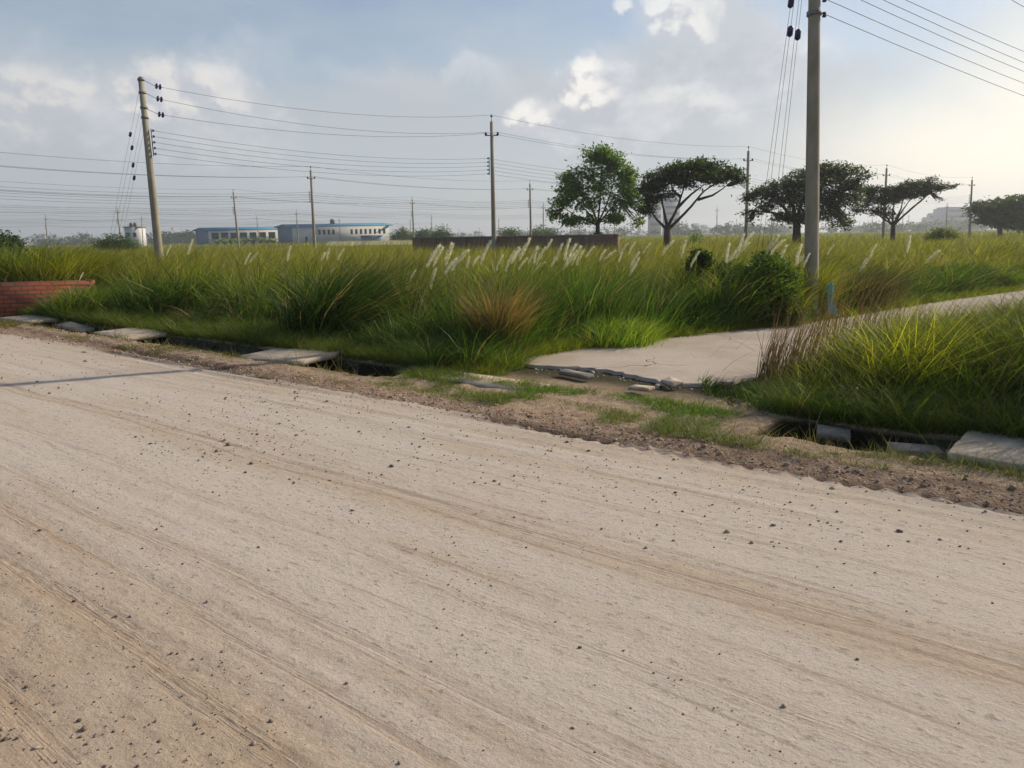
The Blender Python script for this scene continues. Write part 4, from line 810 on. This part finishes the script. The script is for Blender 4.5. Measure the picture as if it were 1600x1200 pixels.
# ------------------------------------------------------------------ utility poles
POLE = {}
def strain(mb, p, d, n=2, s=1.0):
    for i in range(n): q_ = p+d*(.05+i*.11)*s; mb.lathe(q_, d, [(-.035*s, .02*s), (-.02*s, .085*s), (.012*s, .09*s), (.02*s, .03*s), (.05*s, .02*s)], 10)
def pole(key, label, top_px, bot_px, kind='pin', D=None, h=8.0, side=None, simple_=False, group='concrete power poles', rt=.10, rb=.16, rack_side=-1, r_scale=1.0):
    if D is None:
        d = ray(*top_px); D = (h-HC)/d[2]*d[1]
    a = W(*top_px, D); b = W(*bot_px, D); dirn = (a-b)/(a[2]-b[2]); foot = b-dirn*b[2]; topp = foot+dirn*h
    dirn = dirn/np.linalg.norm(dirn)
    e = empty('power_pole', foot)
    rt *= r_scale; rb *= r_scale
    MB().tube([foot-dirn*.4, foot+dirn*.05, foot*.5+topp*.5, topp], [rb, rb, (rb+rt)/2, rt], 16 if not simple_ else 8).build('shaft', M_conc, e, smooth=True)
    P_ = lambda z: foot+dirn*z
    att = {'hv': [], 'lv': []}
    if kind == 'pin':
        m = MB(); m.tube([topp-dirn*.1, topp+dirn*.28], [.02, .02], 6); m.lathe(topp+dirn*.22, (0, 0, 1), [(0, .03), (.05, .07), (.1, .06), (.16, .025)], 8); m.build('top_pin_insulator', M_ins, e)
        att['hv'].append(topp+dirn*.36)
        q0_ = P_(h-.75); ax = np.array(side if side is not None else (1, 0, 0), float)
        MB().tube([q0_-ax*.36, q0_+ax*.36], [.03, .03], 4).build('crossarm', M_steel, e)
        for s_ in (-1, 1):
            m = MB(); c_ = q0_+ax*s_*.34; m.lathe(c_, (0, 0, 1), [(-.02, .03), (.05, .075), (.12, .07), (.18, .03)], 8); m.build('insulator', M_ins, e); att['hv'].append(c_+np.array([0, 0, .17]))
        r0, r1 = h-2.0, h-2.85
    else: r0, r1 = h-2.0, h-2.9
    if kind == 'dead':
        for z_ in (h-.06, h-.55, h-1.12, h-1.5): MB().tube([P_(z_-.04), P_(z_+.04)], [rt+.03+(h-z_)*.008]*2, 14).build('clamp_band', M_steel, e)
        MB().tube([topp, topp+dirn*.05], [rt*.98, rt*.6], 14).build('cap', M_steel, e)
    ax2 = np.array(side if side is not None else (1, 0, 0), float)
    if key == 'p3': tag(e, label, 'power pole', group); POLE[key] = dict(e=e, foot=foot, top=topp, dir=dirn, att=att, D=D, P=P_, h=h); return e
    rk = MB(); off = ax2*rack_side*(rt+.1); zz_ = np.linspace(r0, r1, 5)
    rk.tube([P_(r0+.08)+off*.95, P_(r1-.08)+off*.95], [.022, .022], 4); rk.build('rack', M_steel, e)
    for z_ in zz_:
        c_ = P_(z_)+off*1.35; MB().lathe(c_-np.array([0, 0, .04]), (0, 0, 1), [(0, .045), (.03, .05), (.04, .03), (.05, .05), (.08, .045)], 7).build('spool_insulator', M_ins, e) if not simple_ else None
        att['lv'].append(c_)
    tag(e, label, 'power pole', group); POLE[key] = dict(e=e, foot=foot, top=topp, dir=dirn, att=att, D=D, P=P_, h=h); return e
AX = np.array([.62, -.78, 0])*.0+np.array([1, 0, 0])
pole('p1', 'leaning concrete pole at left with strained wires and guys', (220, 122), (248, 392), 'dead', side=(1, 0, 0), rack_side=1, rt=.105, rb=.175)
pole('p2', 'tall dark concrete pole at the middle, before the brick wall', (768, 190), (772, 383), 'pin', rt=.09, rb=.15)
pole('p3', 'nearest concrete pole, thick, its top out of the picture', (1272.5, 2), (1268, 405), 'dead', D=13.9, h=8.3, side=(1, 0, 0), rack_side=1, rt=.078, rb=.130)
pole('p4', 'concrete pole before the right half of the long white shed', (485.5, 266), (491.5, 383))
pole('p5', 'concrete pole before the left half of the blue roofed shed', (364.5, 300), (373, 385))
pole('p6', 'thin pole before the dense dark green round tree', (183, 326), (190, 385))
pole('p7', 'thin pole right of the reed clump at the left', (71, 338), (75, 387))
pole('p8', 'thin pole at the left end of the long brick wall', (644, 311), (647, 380))
pole('p9', 'pole over the brick wall left of the bright green tree', (828, 287), (829.5, 366))
pole('p10', 'pole between the umbrella tree and the broad layered tree', (1169.5, 236), (1165.5, 368))
pole('p11', 'pole standing in the tree with the long right limb', (1385.5, 263), (1380, 367))
pole('p12', 'pole just left of the low hazy tree at the right edge', (1519, 281), (1515, 360))
small = [('p13', 'bare pole in the open gap between the umbrella trees', 1120.5, 325, 1120, 368), ('p14', 'small pole over the brick wall above its left part', 674, 337, 675.5, 371), ('p15', 'small pole just left of the bright green tree', 849, 319, 849, 365),
         ('p16', 'small pole before the shed where the two roofs meet', 463, 330, 466.5, 380), ('p17', 'small pole before the left shed half, right of a bigger one', 401, 338, 405, 380), ('p18', 'small pole before the shed right of the roof tank', 530, 341, 532, 380),
         ('p19', 'small pole right at the white house with the tank', 221, 338, 224, 385), ('p20', 'tiny pole left of the white house with the tank', 200, 349, 201.5, 380), ('p21', 'tiny pole left of the dense dark green round tree', 136, 361, 137, 385),
         ('p22', 'tiny pole right of the thin pole by the reed clump', 79, 362, 80, 385), ('p23', 'small pole just right of the tall middle pole', 779, 342, 779.5, 364), ('p24', 'tiny pole over the brick wall left of the tall middle pole', 717, 356, 717.5, 372),
         ('p25', 'tiny pole nearest the left side of the tall middle pole', 749, 355, 749.5, 371), ('p26', 'tiny pole before the right end of the white shed', 556, 351, 556.5, 378), ('p27', 'pole before the hazy white block at right', 1480, 319, 1479, 352),
         ('p28', 'pole rising behind the guy wires of the nearest pole', 1206.5, 322, 1204, 366), ('p29', 'small pole right of the V shaped limbs', 1072, 343, 1072, 368), ('p30', 'small pole under the right side of the bright green tree', 960, 334, 960, 366),
         ('p31', 'small pole under the left side of the bright green tree', 892, 337, 892, 364), ('p32', 'tiny pole in the haze right of the bare pole', 1151, 342, 1151, 366), ('p33', 'small pole left of the tree with the long right limb', 1363, 338, 1363, 362),
         ('p34', 'tiny pole beyond the fan of bare branches', 1420, 336, 1419.5, 360), ('p35', 'tiny pole in the haze beside the grey far blocks', 1106, 351, 1106, 367), ('p36', 'tiny pole left of the left shed gable', 285, 360, 285.5, 382),
         ('p37', 'tiny pole near the far trees left of the shed', 273, 361, 273.5, 382), ('p38', 'tiny pole left of the umbrella tree trunk', 1001, 352, 1001, 368), ('p39', 'tiny pole between the two right trees', 1343, 345, 1343, 362),
         ('p40', 'small pole close beside the right edge of the small hazy tree', 627, 352, 627.5, 378), ('p41', 'tiny pole left end of the brick wall beside a taller one', 641, 342, 642, 378), ('p42', 'tiny pole right of the V shaped limbs and its neighbour', 1066, 350, 1066, 368),
         ('p43', 'tiny pole midway along the far hazy field at centre right', 1137, 350, 1137, 367), ('p44', 'small pole beyond the tree limbs at right', 1411, 330, 1410.5, 360)]
for kx, lab, x1, y1, x2, y2 in small: pole(kx, lab, (x1, y1), (x2, y2), simple_=True, r_scale=.85)
def hang(o): return o
WIRES = []
def wire(a, b, sag, r, label, group, n=26):
    a = np.array(a, float); b = np.array(b, float); t = np.linspace(0, 1, n)[:, None]; P_ = a*(1-t)+b*t; P_[:, 2] -= (4*sag*t*(1-t))[:, 0]
    e = MB().tube(P_-a, r*.62, 5, False).build('power_line', M_wire); e.location = tuple(a); tag(e, label, 'power line', group)
p1, p2, p3 = POLE['p1'], POLE['p2'], POLE['p3']
ordn = ['top', 'second', 'third', 'fourth', 'lowest']; hvn = ['topmost', 'middle', 'lower']
# strain insulators of the two dead end poles
to2 = (p2['top']-p1['top']); to2 /= np.linalg.norm(to2)
hv1 = []
for z_ in (7.93, 7.45, 6.85):
    s0 = p1['P'](z_)+to2*.1; c0 = s0+to2*.42+np.array([0, 0, -.16]); m = MB(); m.tube([s0, c0], .012, 5); m.build('strain_link', M_steel, p1['e']); m = MB(); dd = to2+np.array([0, 0, -.1]); strain(m, c0, dd, 2, 1.25); m.build('strain_insulator', M_ins, p1['e']); hv1.append(c0+dd*.28)
for i, (a, b) in enumerate(zip(hv1, [p2['att']['hv'][0], p2['att']['hv'][1], p2['att']['hv'][2]])):
    wire(a, b, .5, .013, f'{hvn[i]} high wire from the leaning left pole to the tall middle pole', 'wires between the left and middle poles')
for i in range(5): wire(p1['att']['lv'][i], p2['att']['lv'][i], .42, .012, f'{ordn[i]} of five low wires from the leaning left pole to the middle pole', 'wires between the left and middle poles')
ga = G(165, 470); gfoot = np.array([B(160, 33)[0], 33, .0])
def guy(pp, z_, foot, tins, lab):
    a = pp['P'](z_); b = np.array(foot); m = MB(); m.tube([a, b], .0042, 5); o = m.build('guy_wire', M_wire, pp['e'])
    c_ = a*(1-tins)+b*tins; d_ = (b-a)/np.linalg.norm(b-a); m = MB(); m.lathe(c_-d_*.1, d_, [(0, .02), (.03, .055), (.17, .055), (.2, .02)], 8); m.build('guy_insulator', M_ins, o)
for z_, fx, ti in ((7.9, 157, .26), (7.3, 162, .27), (6.75, 170, .31), (6.3, 176, .34)): guy(p1, z_, B(fx, 31.5), ti, '')
for z_, fx, ti in ((8.2, 1172, .30), (8.0, 1180, .34), (7.7, 1194, .22), (7.4, 1201, .30)): guy(p3, z_, B(fx, 18), ti, '')
# the middle run goes away to the right
def run(keys, lab, hvs=3, lvs=5, sag=.5, r=.014, names=None):
    for k0, k1, nm in zip(keys[:-1], keys[1:], names):
        A_, B_ = POLE[k0]['att'] if isinstance(k0, str) else k0, POLE[k1]['att'] if isinstance(k1, str) else k1
        for i in range(hvs): wire(A_['hv'][i], B_['hv'][i], sag, r, f'{hvn[i]} high wire {nm}', lab)
        for i in range(lvs): wire(A_['lv'][i], B_['lv'][i], sag, r*.9, f'{ordn[i]} low wire {nm}', lab)
def ghost(x, y, h=8.0): return dict(hv=[np.array([x, y, h+.36]), np.array([x-.34, y, h-.6]), np.array([x+.34, y, h-.6])], lv=[np.array([x-.25, y, z_]) for z_ in np.linspace(h-2, h-2.85, 5)])
run(['p2', 'p10', 'p11', 'p12'], 'wires running away to the right', names=['from the middle pole to the pole by the umbrella tree', 'from the umbrella tree pole into the right tree', 'from the right tree pole to the one near the edge'])
run([ghost(-40.5, 52), 'p4', 'p9', ghost(24, 113)], 'wires of the second row', r=.020, names=['coming in from the left to the pole before the white shed', 'from the white shed pole to the pole over the brick wall', 'from the brick wall pole into the bright green tree'])
run([ghost(-57, 73), 'p5', 'p8', 'p15'], 'wires of the third row', r=.022, lvs=4, names=['coming in from the left to the pole by the left shed half', 'from the left shed pole to the brick wall end', 'from the brick wall end to the green tree'])
run([ghost(-98, 112), 'p6', 'p16', 'p14'], 'wires of the fourth row', r=.026, lvs=3, names=['coming in from the left to the pole at the round tree', 'from the round tree pole to the shed middle', 'from the shed middle to the wall'])
run([ghost(-120, 150), 'p7', 'p19', 'p17', 'p18'], 'wires of the fifth row', r=.028, lvs=2, names=['at far left by the reed clump', 'from the reed clump pole to the white house', 'from the white house to the left shed', 'from the left shed to the roof tank'])
# wires from the nearest pole off to the right
far = np.array([52., 42., 0]); 
def end_at(px, py, D_): return W(px, py, D_)
for z_ in (5.72, 5.22): MB().tube([p3['P'](z_-.035), p3['P'](z_+.035)], [.125, .125], 14).build('clamp_band', M_steel, p3['e'])
for z_ in (5.68, 5.44, 5.2): c_ = p3['P'](z_)+np.array([.17, 0, -.04]); MB().lathe(c_, (0, 0, 1), [(0, .03), (.02, .04), (.04, .022), (.06, .04), (.08, .03)], 8).build('spool_insulator', M_ins, p3['e'])
ends_hv = [(8.1, (2150, 105), 45, 1.55), (7.6, (2150, 150), 45, 1.5), (7.2, (2150, 190), 45, 1.45)]
for i, (z_, e_, D_, sg) in enumerate(ends_hv): wire(p3['P'](z_)+np.array([.12, 0, 0]), end_at(*e_, D_), sg, .011, f'{hvn[i]} high wire leaving the nearest pole to the right', 'wires right of the nearest pole')
for i, (e_, sg) in enumerate((((2150, 200), 1.2), ((2150, 216), 1.25), ((2150, 230), 1.2), ((2150, 244), 1.15), ((2150, 262), 1.1))):
    wire(p3['P']((6.0, 5.85, 5.68, 5.44, 5.2)[i])+np.array([.2, 0, 0]), end_at(*e_, 45), sg, .010, f'{ordn[i]} low wire leaving the nearest pole to the right', 'wires right of the nearest pole')
# ------------------------------------------------------------------ sheds and houses
def qprism(mb, a, b, c, d, z0, z1): mb.hexa([(*p[:2], z0) for p in (a, b, c, d)]+[(*p[:2], z1) for p in (a, b, c, d)])
def shed(label, xl, xc, xr, Dl, Dc, Dr, hw, hr, win, mwall):
    A_, B_, C_ = B(xl, Dl), B(xc, Dc), B(xr, Dr); Dd = A_+(C_-B_); e = empty('factory_shed', B_)
    m = MB(); qprism(m, B_, C_, Dd, A_, 0, hw); m.build('wall', M_white, e)
    m = MB(); n_ = (B_-A_)/np.linalg.norm(B_-A_); off = -(C_-B_)/np.linalg.norm(C_-B_)*.12
    m.hexa([(*(A_+off)[:2], 0), (*(B_+off)[:2], 0), (*(B_)[:2], 0), (*(A_)[:2], 0), (*(A_+off)[:2], hw), (*(B_+off)[:2], hw), (*(B_)[:2], hw), (*(A_)[:2], hw)])
    mid = (A_+B_)/2; m.add([(*(A_+off)[:2], hw), (*(B_+off)[:2], hw), (*(mid+off)[:2], hr), (*A_[:2], hw), (*B_[:2], hw), (*mid[:2], hr)], [[0, 1, 4, 3], [1, 2, 5, 4], [2, 0, 3, 5]], [[0, 2, 1], [3, 4, 5]])
    m.build('gable', M_bluewall, e)
    # pitched roof with eaves
    ov = n_*.7; en = (C_-B_)/np.linalg.norm(C_-B_)*.8; m = MB(); mid2 = (C_+Dd)/2
    for P0, P1, Q0, Q1 in ((B_+ov-en, C_+ov+en, mid-en, mid2+en), (A_-ov-en, Dd-ov+en, mid-en, mid2+en)):
        m.hexa([(*P0[:2], hw-.1), (*P1[:2], hw-.1), (*Q1[:2], hr-.02), (*Q0[:2], hr-.02), (*P0[:2], hw+.25), (*P1[:2], hw+.25), (*Q1[:2], hr+.3), (*Q0[:2], hr+.3)])
    m.build('roof', M_blue, e)
    ln = C_-B_; no = n_*.06
    for (t0, t1, z0, z1, fr_) in win:
        a_, b_ = B_+ln*t0+no*0, B_+ln*t1; m = MB(); m.hexa([(*(q_)[:2], z_) for z_ in (z0, z1) for q_ in (a_, b_, b_+n_*.08, a_+n_*.08)])
        m.build('window', M_glass, e)
        if fr_: 
            m = MB(); m.hexa([(*(q_)[:2], z_) for z_ in (z1+.02, z1+.16) for q_ in (a_, b_, b_+n_*.5, a_+n_*.5)]); m.build('canopy', M_white, e)
    tag(e, label, 'factory building', 'blue roofed sheds on the horizon'); return e, A_, B_, C_, n_
wn = [((i*.118+.04), (i*.118+.04)+.085, 2.2, 4.3, False) for i in range(8)]
shed('blue roofed shed, left half with wide dark openings and blue gable', 308, 327, 452, 262, 257, 259, 5.1, 5.8, wn, M_white)
wn = [(t_, t_+.022, 3.1, 4.5, True) for t_ in list(.22+np.arange(5)*.048)+list(.60+np.arange(8)*.048)]+[(.13, .15, 0.2, 2.6, False)]
e, A_, B_, C_, n_ = shed('long white shed with blue roof and small hooded windows', 436, 458, 609, 250, 244, 245, 5.6, 6.2, wn, M_white)
c_ = B(519.5, 247, 6.4); m = MB(); m.lathe(c_, (0, 0, 1), [(0, .75), (1.2, .78), (1.35, .5), (1.5, .15)], 12); m.build('water_tank', M_glass, e)
m = MB(); c_ = B(581, 236, 0); m.box(c_+np.array([0, 0, 1.2]), (6, 3, 2.4)); m.build('lean_to', M_bluewall, e); m = MB(); m.box(c_+np.array([0, -.3, 2.5]), (6.6, 3.8, .2)); m.build('lean_to_roof', M_blue, e)
# white house with tank
b0 = B(214, 205); e = empty('small_house', b0); MB().box(b0+np.array([0, 0, 2.75]), (3.6, 4, 5.5)).build('wall', M_white, e); MB().box(b0+np.array([.0, 0, 5.6]), (4.2, 4.6, .22)).build('roof_slab', M_slabdark, e)
for dx in (-.9, .1): MB().lathe(b0+np.array([dx, 0, 5.7]), (0, 0, 1), [(0, .4), (.8, .42), (1.0, .2)], 10).build('water_tank', M_glass, e)
for dx, z_ in ((-.9, 3.6), (.8, 3.6), (-.9, 1.5)): MB().box(b0+np.array([dx, -2.02, z_]), (.8, .1, 1.1)).build('window', M_glass, e)
tag(e, 'small white house with dark tanks on its flat roof beside the leaning pole', 'house')
# banana plants before the left shed
for i, px in enumerate((342, 352, 362, 374, 384, 396, 408, 418, 428)):
    D_ = 205+rng.uniform(-6, 6); b0 = B(px, D_); e = empty('banana_plant', b0); n = 16; hh = rng.uniform(2.2, 3.2)
    V, f, c = blades(np.tile(b0+np.array([0, 0, .9]), (n, 1)), rng.uniform(.7, 1, n)*hh, np.full(n, .7), rng.uniform(0, 6.28, n), rng.uniform(.2, .8, n), rng.uniform(.5, 1.1, n), np.broadcast_to(np.array([.14, .20, .09]), (n, 3))*rng.uniform(.5, 1.8, n)[:, None], 5)
    npmesh('leaves', V, f, M_leaf, e, col=c); MB().tube([b0, b0+np.array([0, 0, 1.6])], [.16, .1], 7).build('stem', M_bark, e)
    tag(e, 'pale green banana plant before the left half of the blue roofed shed', 'banana plant', 'banana plants by the shed')
# hazy towers
def tower(label, x0, x1, yt, D, cat='building', rows=0, colr=M_tower):
    cx = (x0+x1)/2; k = D/F; b0 = B(cx, D); h = HC+(yh(cx)-yt)*k; wd = (x1-x0)*k; e = empty('far_building', b0)
    MB().box(b0+np.array([0, 0, h/2]), (wd, wd*.5, h)).build('wall', colr, e); MB().box(b0+np.array([0, 0, h+.6]), (wd*.9, wd*.4, 1.2)).build('parapet', colr, e)
    nr = max(1, int(h/5)); nc = max(2, int(wd/6))
    m = MB()
    for i in range(nr): m.box(b0+np.array([0, -wd*.25-.05, (i+.55)*h/nr]), (wd*.86, .3, h/nr*.4))
    m.build('window_band', M_glass, e); tag(e, label, cat, 'hazy buildings on the horizon')
tower('hazy tower, left one behind the V shaped limbs', 1013, 1032, 322, 620); tower('hazy tower, taller right one behind the V shaped limbs', 1036, 1060, 312, 640)
tower('faint block right of the V shaped limbs', 1080, 1092, 351, 1100); tower('faint wide block in the haze between umbrella trees', 1094, 1104, 353, 1150)
tower('big pale block behind the bright yellow green bush', 1465, 1530, 327, 720); tower('narrow grey block left of the big pale block', 1448, 1462, 336, 820); tower('lower grey block touching the narrow one', 1440, 1450, 342, 850)
# far tree lines in the haze
cen = []; rad = []
for _ in range(330):
    px = rng.choice([rng.uniform(-60, 160), rng.uniform(240, 310), rng.uniform(600, 1000), rng.uniform(1060, 1240), rng.uniform(1280, 1460), rng.uniform(1480, 1700), rng.uniform(-60, 1700)])
    D_ = rng.uniform(420, 900); h = rng.uniform(3, 9); b0 = B(px, D_); cen.append(b0+np.array([0, 0, h*.5])); rad.append([h*rng.uniform(.7, 1.6), h, h*.5])
V, f, c = leafcloud(np.array(cen), np.array(rad), 60000, .75, (.03, .055, .02), (.05, .08, .03), 1.0, per=8)
tag(npmesh('far_treeline', V, f, M_leaf, col=c), 'hazy line of distant trees along the horizon', 'trees', kind='stuff')
# ------------------------------------------------------------------ gravel and pebbles on the road
ico = bmesh.new(); bmesh.ops.create_icosphere(ico, subdivisions=1, radius=1); iv = np.array([v.co[:] for v in ico.verts]); ifc = np.array([[v.index for v in f.verts] for f in ico.faces]); ico.free()
def stones(x, y, s, col, emb=.25):
    n = len(x); R = rng.normal(0, 1, (n, 3, 3)); Q = np.linalg.qr(R)[0]; sc = s[:, None]*rng.uniform(.55, 1.2, (n, 3))
    V = (iv[None]*rng.uniform(.75, 1.15, (n, len(iv), 1)))*sc[:, None, :]; V = np.einsum('nij,nkj->nki', Q, V); V[..., 2] *= .75
    V[..., 0] += x[:, None]; V[..., 1] += y[:, None]; V[..., 2] += (hz(x, y)+s*emb)[:, None]
    Fc = (ifc[None]+(np.arange(n)*len(iv))[:, None, None]).reshape(-1, 3); return V.reshape(-1, 3), Fc, np.repeat(col, len(iv), 0)
def scol(n): f = rng.uniform(0, 1, n)[:, None]; return (np.array([.16, .12, .09])*(1-f)+np.array([.42, .34, .26])*f)*rng.uniform(.7, 1.1, n)[:, None]
parts = []
n = 14000; r = np.exp(rng.uniform(math.log(1.9), math.log(14), n)); a = np.radians(rng.uniform(-42, 42, n)); x, y = r*np.sin(a), r*np.cos(a); _, v = uv(x, y); ok = (v < .1) & (rng.uniform(0, 1, n) < .05+.7*sst(fbm(x*1.3+v, y*1.3-v, 301), .54, .75)); x, y = x[ok], y[ok]; r = np.hypot(x, y); n = len(x)
parts.append(stones(x, y, rng.gamma(1.4, .0013, n)+.0010+.0003*r, scol(n)))
for px0, px1, py0, py1, n, sz in ((180, 480, 610, 720, 260, .007), (330, 800, 595, 660, 320, .006), (0, 350, 1000, 1200, 200, .003), (800, 1600, 690, 860, 300, .005), (0, 200, 520, 620, 120, .008), (300, 900, 660, 760, 300, .006)):
    P_ = np.array([G(rng.uniform(px0, px1), rng.uniform(py0, py1)) for _ in range(n)]); _, v = uv(P_[:, 0], P_[:, 1]); P_ = P_[v < .3]; n = len(P_)
    parts.append(stones(P_[:, 0], P_[:, 1], rng.gamma(2.2, sz/2.6, n)+.002, scol(n)*.95))
lp = [(97, 828), (63, 830), (245, 827), (404, 855), (948, 783), (142, 632), (1340, 1030), (906, 1012), (1188, 825), (1134, 842), (285, 1088), (124, 1128), (5, 1140), (212, 1182), (182, 962), (116, 940), (162, 920), (1308, 800), (476, 690), (524, 705), (520, 720), (343, 675), (1536, 803), (1293, 818), (1594, 787), (8, 1156), (1277, 886), (1367, 896), (86, 1113), (78, 1126), (41, 1073)]
P_ = np.array([G(*q_) for q_ in lp]); parts.append(stones(P_[:, 0], P_[:, 1], rng.uniform(.006, .012, len(P_)), scol(len(P_))*.7))
k_ = rng.uniform(0, 1, 80); q_ = at(fr, k_); x = q_[:, 0]-np.abs(rng.normal(0, .13, 80))*.6; y = q_[:, 1]-np.abs(rng.normal(0, .16, 80))*.8-.03
parts.append(stones(x, y, rng.gamma(1.8, .006, 80)+.005, np.broadcast_to(np.array([.42, .36, .29]), (80, 3))*rng.uniform(.5, 1.1, 80)[:, None], .1))
u = rng.uniform(-5, 19, 5200); v = rng.normal(.18, .16, 5200); x, y = xy(u, v); parts.append(stones(x, y, rng.gamma(2., .0032, 5200)+.002, np.broadcast_to(np.array([.33, .24, .165]), (5200, 3))*rng.uniform(.5, 1.4, 5200)[:, None], .1))
V, Fc, cc = merge(parts)
M_stone, T = mat('stone'); finish(T, T.n('ShaderNodeVertexColor', layer_name='Col').outputs[0], .9, T.noise(T.n('ShaderNodeTexCoord').outputs['Object'], 200, 3), .5, .002)
tag(npmesh('gravel', V, Fc, M_stone, col=cc), 'loose pebbles and grit scattered over the dirt road', 'gravel', kind='stuff')
# ------------------------------------------------------------------ haze
M_haze = bpy.data.materials.new('haze_air'); M_haze.use_nodes = True; T = NT(M_haze.node_tree)
vol = T.n('ShaderNodeVolumePrincipled', {'Color': (.88, .92, .95, 1), 'Density': .0006, 'Anisotropy': .35}); T.t.links.new(vol.outputs[0], T.n('ShaderNodeOutputMaterial').inputs['Volume'])
h_ = MB().box((0, 0, 34.5), (8600, 8600, 73)).build('haze', M_haze); tag(h_, kind='stuff')
print('verts', sum(len(o.data.vertices) for o in S.objects if o.type == 'MESH'))
